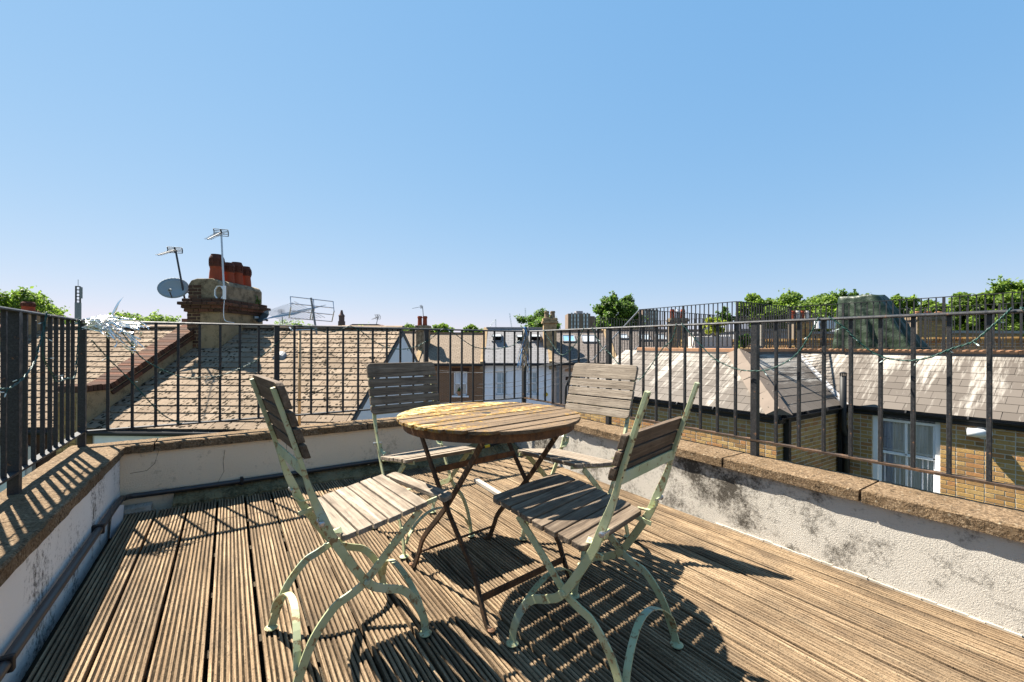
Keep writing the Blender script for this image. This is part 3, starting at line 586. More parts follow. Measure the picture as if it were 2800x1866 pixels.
chair('mint folding chair seen from behind with the top back slats missing', (1.064, 1.096), 105, back=(2, 3, 4), seatn=8, wb='woodd', wsn='wood', holes=True)
chair('folding chair facing us with a dark brown slatted back before the tiled roof', (.89, 2.279), -85, wb='wood', wsn='woodp')
chair('folding chair facing us with a pale silvery back beside the white parapet', (1.564, 1.754), 191.6, wb='woodp', wsn='woodp')

# ============================================================ tiles and bricks laid one by one
CAM = Vector((0, 0, CAMH))
def lay(parent, items, unit_fn, name, mat, cap=300):
    """items: (matrix, scale xyz key) nearest 'cap' become objects, the rest one joined mesh"""
    items = sorted(items, key=lambda it: (it[0].to_translation()-CAM).length)
    cache = {}
    rest = MB()
    for i, (M, key) in enumerate(items):
        if key not in cache: cache[key] = [unit_fn(key, k) for k in range(3)]
        mb = cache[key][i % 3]
        if i < cap:
            if not isinstance(mb, bpy.types.Mesh): mb = mb.mesh(name, mat); cache[key][i % 3] = mb
            inst(mb, name, parent, M)
        else:
            if isinstance(mb, bpy.types.Mesh): vs = [v.co for v in mb.vertices]; fs = [tuple(p.vertices) for p in mb.polygons]
            else: vs = [Vector(v) for v in mb.v]; fs = mb.f
            rest.add([M @ v for v in vs], fs)
    if rest.v: tag(rest.build(name+'s', mat, parent), kind='stuff')
def frame(o, x, y, z):
    M = Matrix((x, y, z)).transposed().to_4x4(); M.translation = o; return M
def slates(parent, P0, ep, es, rows, gauge, w, bounds, mat, name='roof_tile', cap=300, th=.007, gap=.008):
    """P0 eave origin, ep along eave, es up slope; bounds(row)->(a0,a1) along ep"""
    nrm = ep.cross(es).normalized(); items = []; r = random.Random(len(bpy.data.objects))
    tilt = math.atan2(th*1.15, gauge)
    for k in range(rows):
        a0, a1 = bounds(k); off = (w/2 if k % 2 else 0); j0 = math.floor((a0-off)/w)
        a = off+j0*w
        while a < a1:
            b0, b1 = max(a, a0), min(a+w, a1)
            if b1-b0 > .03:
                wd = round((b1-b0-gap)/.01)*.01; wd = max(wd, .02)
                o = P0+ep*((b0+b1)/2)+es*(k*gauge-.01+r.uniform(-.003, .003))+nrm*(th*1.5)
                yy = (es*math.cos(tilt)-nrm*math.sin(tilt)); zz = ep.cross(yy)
                slip = r.random() < .05; rot = Matrix.Rotation(r.gauss(0, .012) if slip else r.uniform(-.006, .006), 4, 'Z')
                items.append((frame(o, ep, yy, zz) @ rot @ Matrix.Rotation(r.uniform(-.008, .008), 4, 'Y'), (wd, gauge, th)))
            a += w
    def un(key, v):
        wd, ga, t = key; rr = random.Random(v*7+1); m = MB(); L = ga*1.12
        vs = [(-wd/2, rr.uniform(-.003, .003), 0), (wd/2, rr.uniform(-.003, .003), 0), (wd/2, L, 0), (-wd/2, L, 0)]
        m.add([*vs, *[(x, y, t) for x, y, z in vs]], [(3, 2, 1, 0), (4, 5, 6, 7), (0, 1, 5, 4), (1, 2, 6, 5), (2, 3, 7, 6), (3, 0, 4, 7)]); return m
    lay(parent, items, un, name, mat, cap)
def brick_unit(key, v):
    L, H, dp = key; r = random.Random(v*13+5); m = MB(); e = .004
    j = lambda: r.uniform(-.0025, .0025)
    vs = [(-L/2+j(), 0, j()), (L/2+j(), 0, j()), (L/2+j(), 0, H+j()), (-L/2+j(), 0, H+j())]
    fr = [(x*.945+j(), -dp+j()*.5, z*.90+.003) for x, y, z in vs]
    m.add(vs+fr, [(4, 5, 6, 7), (0, 1, 5, 4), (1, 2, 6, 5), (2, 3, 7, 6), (3, 0, 4, 7)]); return m
def bricks(parent, P0, ed, nrm, L, rows, mat, holes=(), cap=300, proud=.006, bond='flemish', edge=.0, z=Vector((0, 0, 1))):
    """P0 bottom start; ed along; nrm outward"""
    items = []; c = .075
    seq = [.215, .1025] if bond == 'flemish' else [.215]
    for k in range(rows):
        a = 0.0; i = k % 2
        if bond != 'flemish' and k % 2: a = -.1125
        if bond == 'flemish' and k % 2: a = -.05625*0
        first = True
        while a < L-.02:
            ln = seq[i % len(seq)]; b = min(a+ln, L); a_ = max(a, 0)
            for h in holes:
                if h[2] < k*c+.03 < h[3] and a_ < h[1] and b > h[0]:
                    if a_ < h[0]: b = min(b, h[0])
                    elif b > h[1]: a_ = h[1]
                    else: b = a_
            if b-a_ > .025:
                ln2 = round((b-a_)/.01)*.01 if abs(b-a_-ln) > .004 else ln
                M = frame(P0+ed*((a_+b)/2)+z*(k*c+.005)+nrm*(-.002), ed, -nrm, ed.cross(-nrm))
                items.append((M, (round(ln2, 4), .065, proud)))
            b = a+ln
            a = a+ln+.01; i += 1
    lay(parent, items, brick_unit, 'brick', mat, cap)

# ============================================================ neighbouring terrace (mossy tiles, chimney, white gable)
QR, QE, ZRG = 10.3, 7.02, 1.40
SLP = .54; sl_ = math.hypot(1, SLP)
ep = (N(1, 0, 0)-N(0, 0, 0)); eq = (N(0, 1, 0)-N(0, 0, 0)); es = (eq+Vector((0, 0, SLP)))/sl_
ZE = ZRG-SLP*(QR-QE)
def tiled_roof(house, p0, p1):
    m = MB(); e = .03
    m.prism([(QE, ZE-e), (QR, ZRG-e), (2*QR-QE, ZE-e), (2*QR-QE, ZE-e-.08), (QR, ZRG-e-.12), (QE, ZE-e-.08)], p0, p1, lambda q, z, p: N(p, q, z))
    rf = m.build('roof', D['felt'], house)
    L = (QR-QE)*sl_; gauge = .2155; rows = int(L/gauge)+1
    slates(rf, N(0, QE, ZE)-es*.04, ep, es, rows, gauge, .26, lambda k: (p0, p1), D['tile'], 'roof_tile', 300, .016, .014)
    # rounded ridge tiles
    n = int((p1-p0)/.45)
    for i in range(n):
        a = p0+(p1-p0)*i/n+.004; b = p0+(p1-p0)*(i+1)/n-.004
        sec = [(.13*math.cos(t), .075*math.sin(t)) for t in np.linspace(0, math.pi, 8)]
        m = MB(); up = random.uniform(-.006, .006); m.prism([(QR+x, ZRG+.015+z+up) for x, z in sec], a, b, lambda q, z, p: N(p, q, z)); m.build('ridge_tile', D['ridge'], rf)
    # gutter
    m = MB(); m.tube([N(p0, QE-.06, ZE-.075), N(p1, QE-.06, ZE-.075)], .045, 8); m.build('gutter', D['black'], rf, smooth=True)
    return rf
n1 = thing('terraced_house', 'neighbouring house with mossy tan tiled roof and white gable end', 'house', N(-5, 9.5, GZ))
rf1 = tiled_roof(n1, -7.36, -2.915)
m = MB(); m.prism([(QE+.15, GZ), (QE+.15, ZE-.03), (QR, ZRG-.08), (2*QR-QE-.15, ZE-.03), (2*QR-QE-.15, GZ)], -7.36, -3.06, lambda q, z, p: N(p, q, z)); m.build('wall', D['stucco'], n1)
m = MB(); m.prism([(QE-.02, GZ), (QE-.02, ZE-.045), (QR, ZRG-.035), (2*QR-QE, ZE-.045), (2*QR-QE, GZ)], -3.055, -2.93, lambda q, z, p: N(p, q, z)); m.build('gable_wall', D['gable'], n1)
m = MB(); m.box(-7.2, -3.1, QE+.02, QE+.16, ZE-.32, ZE-.10, N); m.build('fascia', D['white'], n1)
vt = MB(); vb = N(-5.20, 9.06, 0); zv = ZRG-SLP*(QR-9.06)+.03
vt.prism([(-.13, 0), (.13, 0), (.10, .07), (.04, .095), (-.04, .095), (-.10, .07)], -.09, .05, lambda a, z, q: N(-5.20+a, 9.06+q, zv+z+SLP*q)); vt.build('roof_vent', D['lead'], rf1, bevel=.01)
n2 = thing('terraced_house', 'neighbouring house with mossy tan tiled roof behind the steep side railing', 'house', N(-9.9, 9.5, GZ))
rf2 = tiled_roof(n2, -11.9, -7.73)
m = MB(); m.prism([(QE+.15, GZ), (QE+.15, ZE-.03), (QR, ZRG-.08), (2*QR-QE-.15, ZE-.03), (2*QR-QE-.15, GZ)], -11.9, -7.73, lambda q, z, p: N(p, q, z)); m.build('wall', D['redbrick'], n2)
wn_ = MB(); wn_.box(-9.9, -8.35, QE+.08, QE+.14, -1.9, -.72, N); wo = wn_.build('window', D['planter'], n2)
wn_ = MB(); wn_.box(-9.8, -9.15, QE+.06, QE+.085, -1.8, -.82, N); wn_.box(-9.08, -8.45, QE+.06, QE+.085, -1.8, -.82, N); wn_.build('pane', D['glassw'], wo)
def party_parapet(house, p0, p1, lower=True):
    """party wall rising above the tiles, brick-on-edge coping, flat kneeler at the foot"""
    h_ = .33; qa, qb = QE-.10, QE+.48
    zr = lambda q: ZRG-SLP*(QR-q)
    zk = zr(qb)+h_
    prof = [(qa, GZ), (qa, zk), (qb, zk), (QR, ZRG+h_), (2*QR-qb, zk), (2*QR-qa, zk), (2*QR-qa, GZ)]
    m = MB(); m.prism(prof, p0, p1, lambda q, z, p: N(p, q, z)); pw = m.build('party_wall', D['tanrender'], house)
    # brick end face to the front
    bricks(pw, N(p0, qa, zk-1.2), ep, -eq, p1-p0, 16, D['stock'], cap=60, proud=.012)
    # coping: two stretcher courses projecting, brick on edge above
    L = math.hypot(QR-qb, ZRG+h_-zk); n = int(L/.078); items = []
    items2 = []
    for i in range(n):
        s_ = (i+.5)/n; q = qb+(QR-qb)*s_; z = zk+(ZRG+h_-zk)*s_
        items.append((frame(N((p0+p1)/2, q, z+.012), ep, es, ep.cross(es)), (p1-p0+.06, .067, .10)))
    for i in range(int((qb-qa)/.078)):
        q = qa+.04+i*.078; items.append((frame(N((p0+p1)/2, q, zk+.012), ep, eq, Vector((0, 0, 1))), (p1-p0+.06, .067, .10)))
    def un(key, v):
        r = random.Random(v); j = lambda: r.uniform(-.005, .005); a, b, c_ = key; m = MB(); m.box(-a/2+j(), a/2+j(), -b/2, b/2, 0, c_+j()); return m
    lay(pw, items, un, 'coping_brick', D['redbrick'], 150)
    it2 = []
    nn = int(L/.225)
    for i in range(nn):
        s_ = (i+.5)/nn; q = qb+(QR-qb)*s_; z = zk+(ZRG+h_-zk)*s_
        it2.append((frame(N(p1+.025, q, z-.062), es, ep, es.cross(ep)*-1 if False else es.cross(ep)), (.215, .05, .065)))
    def un2(key, v):
        r = random.Random(v+9); j = lambda: r.uniform(-.004, .004); a, b, c_ = key; m = MB(); m.box(-a/2+j(), a/2, -b, b*.3+j(), -c_/2, c_/2); return m
    lay(pw, it2, un2, 'brick', D['redbrick'], 100)
    return pw
party_parapet(n1, -7.72, -7.37)
party_parapet(n2, -12.25, -11.91)
# the big chimney stack, part of the nearer house
P0c, P1c, Q0c, Q1c = -7.50, -6.76, 9.40, 10.98
m = MB(); m.box(P0c, P1c, Q0c, Q1c, .6, 1.96, N)
ch = m.build('chimney', D['tanrender'], n1, bevel=.01)
# bare brick on the near edge and left flank
bricks(ch, N(P0c, Q0c, .66), ep, -eq, .30, 17, D['redbrick'], cap=60, bond='s')
bricks(ch, N(P0c, Q1c, .66), -eq, -ep, Q1c-Q0c, 17, D['redbrick'], cap=120, bond='s')
for k, (ov, z) in enumerate(((.035, 1.74), (.07, 1.815), (.12, 1.89), (.06, 1.965))):
    zz = z
    for P, ed, nr, L in ((N(P0c-ov, Q0c-ov, zz), ep, -eq, P1c-P0c+2*ov), (N(P1c+ov, Q0c-ov, zz), eq, ep, Q1c-Q0c+2*ov), (N(P0c-ov, Q1c+ov, zz), -eq, -ep, Q1c-Q0c+2*ov)):
        bricks(ch, P, ed, nr, L, 1, D['redbrick'], cap=40, bond='s' if k % 2 else 'flemish', proud=.02)
    m = MB(); m.box(P0c-ov+.006, P1c+ov-.006, Q0c-ov+.006, Q1c+ov-.006, zz, zz+.073, N); m.build('oversailing_course', D['mortard'], ch)
m = MB(); a = .012
m.prism([(P0c+a, 2.04), (P1c-a, 2.04), (P1c-a, 2.36), (P1c-.07, 2.45), (P1c-.2, 2.49), (P0c+.2, 2.49), (P0c+.07, 2.45), (P0c+a, 2.36)], Q0c+a, Q1c-a, lambda p, z, q: N(p, q, z)); up_ = m.build('cap', D['cement'], ch, bevel=.03, segs=3)
bricks(ch, N(P0c+a, Q0c+a, 2.045), ep, -eq, .30, 4, D['redbrick'], cap=20, bond='s')
bricks(ch, N(P0c+a, Q1c, 2.045), -eq, -ep, Q1c-Q0c-.05, 4, D['redbrick'], cap=40, bond='s')
def pot(p, q, z, r, h, par, mats=('pot', 'pottop')):
    c = N(p, q, z)
    lo = [(r*1.0, 0), (r*1.02, .03), (r*.98, h*.12), (r*.93, h*.3), (r*.86, h*.46), (r*.84, h*.5), (r*.90, h*.53), (r*.92, h*.56)]
    hi = [(r*.92, h*.56), (r*.98, h*.60), (r*.98, h*.63), (r*.92, h*.64), (r*.93, h*.70), (r*1.0, h*.71), (r*1.0, h*.735), (r*.93, h*.745), (r*.93, h*.80), (r*.99, h*.81), (r*.97, h*.86), (r*.86, h*.92), (r*.74, h*.97), (r*.74, h), (r*.6, h), (r*.58, h*.9)]
    o = MB().lathe(lo, c, 18).build('chimney_pot', D[mats[0]], par, smooth=True); 
    h2 = MB().lathe(hi, c, 18); 
    for i in range(9):
        an = i*2*math.pi/9; d_ = Vector((math.cos(an), math.sin(an), 0)); h2.box(-.01, .01, -.018, .018, h*.63, h*.80, lambda x, y, z_: c+d_*(r*.95+x)+Vector((-d_.y, d_.x, 0))*y+Vector((0, 0, z_)))
    h2.build('chimney_pot_rim', D[mats[1]], par, smooth=False)
for (q, r, h_) in ((9.74, .155, .64), (10.10, .135, .52), (10.40, .145, .585), (10.73, .135, .54)): pot(-7.08+(.0 if r > .15 else .02), q, 2.44, r, h_, ch)
# second party wall chimney behind the side railing
m = MB(); m.box(-12.45, -11.75, 9.7, 10.7, .8, 1.75, N); c2 = m.build('chimney', D['tanrender'], n2); bricks(c2, N(-12.45, 9.7, 1.0), ep, -eq, .7, 10, D['redbrick'], cap=60)
pot(-12.1, 10.2, 1.75, .13, .3, c2)

# aerials and dishes
def aerial(label, base, top, grid_c, gw, gh, tip, rod=.016, n_el=9, el=.16, mat='darkmetal', mastmat='darkmetal', bars=5, cat='aerial', roll=0, xel=0):
    t = thing('tv_aerial', label, cat, base)
    MB().tube([base, top], rod, 8).build('mast', D[mastmat], t)
    gc, tip = Vector(grid_c), Vector(tip); bd = (tip-gc).normalized(); sd = bd.cross(Vector((0, 0, 1))).normalized(); uu = sd.cross(bd)
    if roll: sd, uu = sd*math.cos(roll)+uu*math.sin(roll), uu*math.cos(roll)-sd*math.sin(roll)
    m = MB(); k = rod*.45
    for i in range(bars):
        s_ = -1+2*i/(bars-1); bow = bd*(abs(s_)*gh*.25)
        m.tube([gc-sd*gw/2+uu*gh/2*s_+bow, gc+sd*gw/2+uu*gh/2*s_+bow], k, 5)
    for s_ in (-1, -.05, .05, 1): m.tube([gc+sd*gw/2*s_-uu*gh/2+bd*gh*.25, gc+sd*gw/2*s_, gc+sd*gw/2*s_+uu*gh/2+bd*gh*.25], k*1.2, 5)
    m.build('reflector_grid', D[mat], t)
    MB().tube([gc, tip], rod*.62, 6).build('boom', D[mat], t)
    for i in range(n_el):
        p = gc+(tip-gc)*((i+1.0)/(n_el+.3)); L = el*(1-.25*i/n_el); o = MB()
        for a_ in ((-xel, xel) if xel else (0,)):
            e_ = sd*math.cos(a_)+uu*math.sin(a_); o.tube([p-e_*L/2, p+e_*L/2], rod*.28, 5)
        o.build('director', D[mat], t)
    return t
A1b, A1t = at(506, 826, 9.75), at(479, 684, 9.75)
aerial('leaning dark aerial mast beside the grey satellite dish', A1b, A1t, at(478, 684, 9.75), .27, .12, at(432, 698, 8.75), .019, 9, .15)
A2b, A2t = at(613, 818, 9.55), at(604, 640, 9.55)
t2 = aerial('tall pale aerial mast on an octagonal chimney bracket before the pots', A2b, A2t, at(604, 636, 9.55), .27, .14, at(567, 655, 8.6), .018, 9, .18, 'darkmetal', 'alu')
m = MB(); pc = at(600, 801, 9.6)
ring = []
for k in range(9):
    an = R(22.5+45*k); ring.append(pc+ep*.105*math.cos(an)+Vector((0, 0, .155*math.sin(an))))
m.sweep(ring, rect(.008, .026), up=-eq); m.tube([at(613, 782, 9.55), at(613, 819, 9.55)], .032, 8); m.build('bracket', D['white'], t2)
MB().tube(cr([at(613, 822, 9.52), at(611, 850, 9.5), at(613, 873, 9.5), at(622, 880, 9.5), at(640, 883, 9.7)], 6), .007, 6).build('cable', D['white'], t2)
def dish(label, c, nrm, r, mat, arm):
    t = thing('satellite_dish', label, 'satellite dish', c); nrm = nrm.normalized(); sd = nrm.cross(Vector((0, 0, 1))).normalized(); uu = sd.cross(nrm)
    m = MB(); n = 28; rings = [(0, 0), (.35, .03), (.7, .09), (1, .18)]
    for sgn in (0, 1):
        for rr_, dp in rings:
            for j in range(n):
                an = 2*math.pi*j/n; m.v.append(tuple(Vector(c)+(sd*math.cos(an)+uu*math.sin(an)*.92)*r*rr_+nrm*(dp*r-.012*sgn)))
    for sgn in (0, 1):
        o = sgn*4*n
        for i in range(3):
            for j in range(n): m.f.append((o+i*n+j, o+i*n+(j+1) % n, o+(i+1)*n+(j+1) % n, o+(i+1)*n+j)); m.m.append(0)
    for j in range(n): m.f.append((3*n+j, 3*n+(j+1) % n, 7*n+(j+1) % n, 7*n+j)); m.m.append(0)
    m.build('reflector', D[mat], t, smooth=True)
    lnb = Vector(c)+nrm*r*1.05-uu*r*.75
    MB().tube([Vector(c)-uu*r*.85+nrm*r*.15, lnb], .012, 6).build('feed_arm', D['darkmetal'], t)
    o = MB(); o.tube([lnb-nrm*.02, lnb-nrm*.1+uu*.06], [.035, .03], 8); o.build('receiver', D['dish'], t)
    MB().tube([c-nrm*.01, c-nrm*.12], .03, 8).build('mount', D['darkmetal'], t)
    MB().tube([Vector(c)-nrm*.1, arm], .018, 6).build('wall_arm', D['darkmetal'], t)
    return t
vdir = (cf(0, 1, 0)-cf(0, 0, 0))
dish('pale grey satellite dish on the side of the brick chimney', at(475, 791, 9.7), (-vdir*-1).normalized()*-.75+ep*.35+Vector((0, 0, .42)), .29, 'dish', N(P0c, 9.7, 2.2))
dish('dark mesh satellite dish low behind the chimney', at(721, 869, 10.9), -vdir*.55-ep*.3+Vector((0, 0, .45)), .2, 'dishb', at(700, 876, 10.9))
# large yagi on the deck's own mast, its reflector towards us
yb = at(864, 908, 3.95)
ya = aerial('large bare aerial with a wide wire reflector above the deck railing', at(866, 915, 3.95), at(850, 815, 3.95), at(856, 846, 3.95), .37, .19, at(745, 866, 5.3), .009, 16, .30, 'alu', 'lead', bars=4, roll=R(-3), xel=R(24))
pp = thing('bamboo_pole', 'tan pole with black bands standing behind the railing', 'pole', at(819, 1165, 3.86))
MB().tube([at(819, 1240, 3.86), at(820, 904, 3.86)], .0125, 10).build('pole', D['bamboo'], pp, smooth=True)
for y_ in (928, 965, 1010, 1016, 1094): MB().tube([at(819.6, y_-2.2, 3.86), at(819.5, y_+2.2, 3.86)], .0132, 10).build('band', D['tape'], pp)
MB().tube(cr([at(790, 893, 3.86), at(800, 904, 3.8), at(820, 903, 3.86), at(860, 902, 3.95)], 5), .006, 6).build('bracket', D['alu'], pp)

# ============================================================ string lights and streamers on the rails
def string_lights(label, runs, T):
    t = thing('string_lights', label, 'string lights', T(*runs[0][0]), group='fairy lights wound on the railings'); rg = random.Random(len(runs))
    for run in runs:
        P = cr([T(*p) for p in run], 9)
        # resample and twist two strands
        Q = []; acc = 0
        for a, b in zip(P[:-1], P[1:]):
            L = (b-a).length; n = max(1, int(L/.012))
            for i in range(n): Q.append(a+(b-a)*(i/n))
        Q.append(P[-1]); m = MB()
        for ph in (0, math.pi):
            S = []
            for i, q in enumerate(Q):
                d_ = (Q[min(i+1, len(Q)-1)]-Q[max(i-1, 0)]).normalized(); s1 = d_.cross(Vector((.3, .2, 1))).normalized(); s2 = s1.cross(d_); an = ph+i*1.05
                S.append(q+s1*.0028*math.cos(an)+s2*.0028*math.sin(an))
            m.tube(S, .0022, 5)
        cb = m.build('cable', D['cable'], t, smooth=True)
        for i in range(8, len(Q)-3, 11):
            d_ = Vector((rg.uniform(-1, 1), rg.uniform(-1, 1), rg.uniform(-1, .5))).normalized(); q = Q[i]; o = MB(); o.tube([q, q+d_*.022], .0024, 6); o.tube([q+d_*.022, q+d_*.034, q+d_*.037], [.0026, .0022, .0008], 6, mi=1); o.build('bulb', [D['cable'], D['bulb']], t)
    return t
YS = 3.70
string_lights('dark fairy light cable sagging along the far railing', [[(2.58, 1.174), (2.466, 1.052), (2.329, 1.011), (2.183, .997), (1.963, 1.025), (1.751, 1.155), (1.662, 1.190)], [(1.662, 1.190), (1.505, 1.071), (1.287, .999), (1.079, 1.036), (.904, 1.16), (.834, 1.190)], [(.834, 1.190), (.672, 1.134), (.527, 1.169), (.422, 1.190)],
    [(.422, 1.190), (.372, 1.109), (.281, 1.023), (.168, .915), (.122, .887), (-.029, .82), (-.14, .808), (-.242, .807), (-.342, .848), (-.465, .933), (-.532, 1.031), (-.617, 1.190)], [(-.717, 1.06), (-.632, .933), (-.532, .797), (-.378, .576), (-.262, .492)]], lambda x, z: Vector((x, YS+.012*math.sin(x*9), z)))
string_lights('green fairy light cable looping along the railing beside the slate roof', [[(3.372, 1.190), (3.274, 1.087), (3.083, .949), (2.907, 1.036), (2.785, 1.190)], [(2.695, 1.190), (2.592, 1.037), (2.501, .979), (2.35, .86), (2.192, .79), (2.111, .852), (1.98, 1.016), (1.905, 1.078), (1.87, 1.190)],
    [(1.832, 1.190), (1.722, 1.076), (1.594, .96), (1.453, .902), (1.344, .893), (1.243, .912), (1.13, .983), (1.059, 1.091), (1.017, 1.190)], [(.972, 1.190), (.897, 1.125), (.852, 1.07), (.767, .997), (.667, .975), (.589, .991), (.52, 1.029), (.456, 1.06), (.403, 1.122), (.37, 1.164), (.351, 1.192)], [(.33, 1.192), (.22, 1.10), (.08, 1.0), (-.1, .98), (-.3, 1.06), (-.42, 1.19)]], lambda y, z: Vector((2.562+.006*math.sin(y*8), y, z)))
string_lights('green fairy light cable drooping on the railing by the silver streamers', [[(1.6, 1.19), (1.9, .95), (2.294, .864), (2.468, .864), (2.551, .862), (2.711, .899), (2.856, .967), (2.874, 1.01), (2.93, 1.068), (2.995, 1.19)], [(2.995, 1.19), (2.95, 1.055), (2.955, .973), (3.068, .889), (3.134, .844), (3.272, .85), (3.41, .849), (3.466, .949), (3.517, 1.19)]], lambda y, z: Vector((-.735+.005*math.sin(y*8), y, z)))
def strips(name, label, cat, root, mats, n, fn, wd, seed):
    t = thing(name, label, cat, root); rg = random.Random(seed)
    for i in range(n):
        P, w_ = fn(rg, i); P = cr(P, 6); m = MB(); tw = rg.uniform(0, 6); k = len(P); sp = rg.uniform(.1, .45)
        for j, p in enumerate(P):
            d_ = (P[min(j+1, k-1)]-P[max(j-1, 0)]).normalized(); s1 = d_.cross(Vector((.2, .9, .35))).normalized(); s2 = s1.cross(d_); a = tw+j*sp; s_ = s1*math.cos(a)+s2*math.sin(a)
            m.v += [tuple(p-s_*w_), tuple(p+s_*w_)]
        m.f = [(2*j, 2*j+2, 2*j+3, 2*j+1) for j in range(k-1)]; m.m = [0]*(k-1)
        o = m.build('strand', D[rg.choice(mats)], t, smooth=True); sd_ = o.modifiers.new('s', 'SOLIDIFY'); sd_.thickness = .0006
    return t
def tins(rg, i):
    if i == 0: return [Vector((-.735, 3.69, 1.18)), Vector((-.67, 3.67, 1.15)), Vector((-.62, 3.66, 1.20)), Vector((-.585, 3.65, 1.29)), Vector((-.56, 3.65, 1.335))], .0085
    a = Vector((-.74+rg.uniform(-.02, .03), 3.69, 1.17+rg.uniform(-.05, .03))); L = rg.uniform(.08, .27); dn = rg.uniform(-.8, .15)
    b = a+Vector((L*.5, rg.uniform(-.06, .02), L*.22*dn+rg.uniform(-.02, .03))); c_ = a+Vector((L, rg.uniform(-.1, .0), L*dn)); d_ = c_+Vector((rg.uniform(-.01, .05), rg.uniform(-.02, .02), rg.uniform(-.05, .01)))
    return [a, b, c_, d_], rg.uniform(.0022, .0055)
strips('foil_streamers', 'bunch of silver foil streamers blowing from the railing corner', 'streamers', (-.74, 3.69, 1.17), ['foil'], 52, tins, .006, 4)
def tass(rg, i):
    a = Vector((2.565+rg.uniform(-.015, .015), 3.69+rg.uniform(-.012, .012), 1.20)); L = rg.uniform(.2, .36); wx = rg.uniform(-.10, .045)
    if i < 12: return [a+Vector((0, -.02, 0)), a+Vector((rg.uniform(-.03, .02), -.035, .02)), a+Vector((rg.uniform(-.02, .03), -.03, -.05)), a+Vector((rg.uniform(-.02, .01), -.02, -.11))], .007
    return [a, a+Vector((wx*.15, -.03, -.08)), a+Vector((wx*.6+rg.uniform(-.015, .015), -.03+rg.uniform(-.02, .02), -.08-L*.5)), a+Vector((wx+rg.uniform(-.02, .02), -.03+rg.uniform(-.03, .03), -.08-L))], rg.uniform(.002, .0045)
strips('ribbon_tassel', 'faded blue and white ribbon tassel tied to the corner post', 'tassel', (2.565, 3.69, 1.2), ['ribw', 'ribw', 'ribt', 'ribt', 'ribb'], 60, tass, .004, 9)

# ============================================================ slate roofed brick house with roof terrace
XA, XB, YC, YE = 7.9, 10.5, 3.75, 9.0
ZG = -.145; RUN, ZTP = 1.53, .865                    # eave height, slope run, top of slates
Xv, Yv, Zv = Vector((1, 0, 0)), Vector((0, 1, 0)), Vector((0, 0, 1))
bh = thing('brick_house', 'yellow brick house with grey slate slopes and a railed roof terrace', 'house', (11, 4, GZ))
OV = .07; YNB = -3.0
def wall(name, P0, ed, nr, L, ztop, rows, holes=(), cap=300):
    """brick wall: mortar core, laid bricks on its upper part, brickwork below"""
    m = MB(); zb = ztop-rows*.075
    hs = sorted(holes)
    T_ = lambda a, d_, z: P0+ed*a+nr*(-d_)+Zv*z
    segs = []; a = 0
    for h in hs:
        segs.append((a, h[0], GZ, ztop)); segs.append((h[0], h[1], h[3], ztop)); segs.append((h[0], h[1], GZ, h[2])); a = h[1]
    segs.append((a, L, GZ, ztop))
    for s0, s1, z0, z1 in segs:
        if s1-s0 > .001 and z1-z0 > .001: m.box(s0, s1, 0, .22, z0, z1, T_)
    wo = m.build(name, D['mortar'], bh)
    m = MB()
    for s0, s1, z0, z1 in segs:
        if z0 < zb-.01: m.box(s0, s1, -.008, .0, z0, min(z1, zb), T_)
    if m.v: m.build('lower_brickwork', D['lowbrick'], wo, uvf=lambda x, y, z: ((Vector((x, y, z))-P0).dot(ed), z))
    bricks(wo, P0+Zv*zb, ed, nr, L, rows, D['stock'], [(h[0], h[1], h[2]-zb, h[3]-zb) for h in hs], cap)
    return wo
ZW = ZG-.03
wall('wall', Vector((XA, YE, 0)), -Yv, -Xv, YE-YC-.006, ZW, 16)
wall('wall', Vector((XA+.005, YC, 0)), Xv, -Yv, XB-XA-.005, ZW, 20)
W0, W1, WT, WBt = 2.267, 3.237, -.245, -1.95
wall('wall', Vector((XB, YC, 0)), -Yv, -Xv, YC-YNB, ZW, 24, [(YC-W1, YC-W0, WBt, WT)])
m = MB(); m.box(XA+.22, XB+.2, YC+.22, YE, GZ, ZG-.1); m.box(XB+.2, 20, YNB, YE, GZ, ZG-.1); m.build('core', D['dark'], bh)
# roofs
RL = math.hypot(RUN+OV, ZTP-ZG); RH = (ZTP-ZG)/(RUN+OV)
def slope(name, eave0, ed, inn, L, bounds, kind=0):
    es_ = (inn*(RUN+OV)+Zv*(ZTP-ZG)).normalized()
    m = MB(); a0, a1 = bounds(0); k = RL
    b0, b1 = bounds(RL/.2155)
    vs = [eave0+ed*a0, eave0+ed*a1, eave0+ed*b1+es_*RL, eave0+ed*b0+es_*RL]
    nr = ed.cross(es_).normalized()
    vs = [v-nr*.004 for v in vs]+[v-nr*.09 for v in vs]
    m.add(vs, [(0, 1, 2, 3), (7, 6, 5, 4), (0, 4, 5, 1), (1, 5, 6, 2), (2, 6, 7, 3), (3, 7, 4, 0)])
    rf = m.build(name, D['felt'], bh)
    slates(rf, eave0, ed, es_, int(RL/.2155)+1, .2155, .305, bounds, D['slate'], 'slate', 300, .006)
    return rf, es_
# main slope (faces the deck): runs along -Y so that ed x es points outwards
sr, esA = slope('roof', Vector((XA-OV, YC-OV, ZG)), -Yv, Xv, 0, lambda k: (-(YE-YC+.1)+max(0, k-.3)*.2155/RL*(.5), -k*.2155/RL*(RUN+OV)))
# hip end above the return wall
hr, esH = slope('hip_roof', Vector((XA-OV, YC-OV, ZG)), Xv, Yv, 0, lambda k: (k*.2155/RL*(RUN+OV), (XB-XA)+k*.2155/RL*(RUN+OV)))
# slope over the window wall
br_, esB = slope('roof', Vector((XB-OV, YC-OV, ZG)), -Yv, Xv, 0, lambda k: (-k*.2155/RL*(RUN+OV)-.02, YC-OV-YNB))
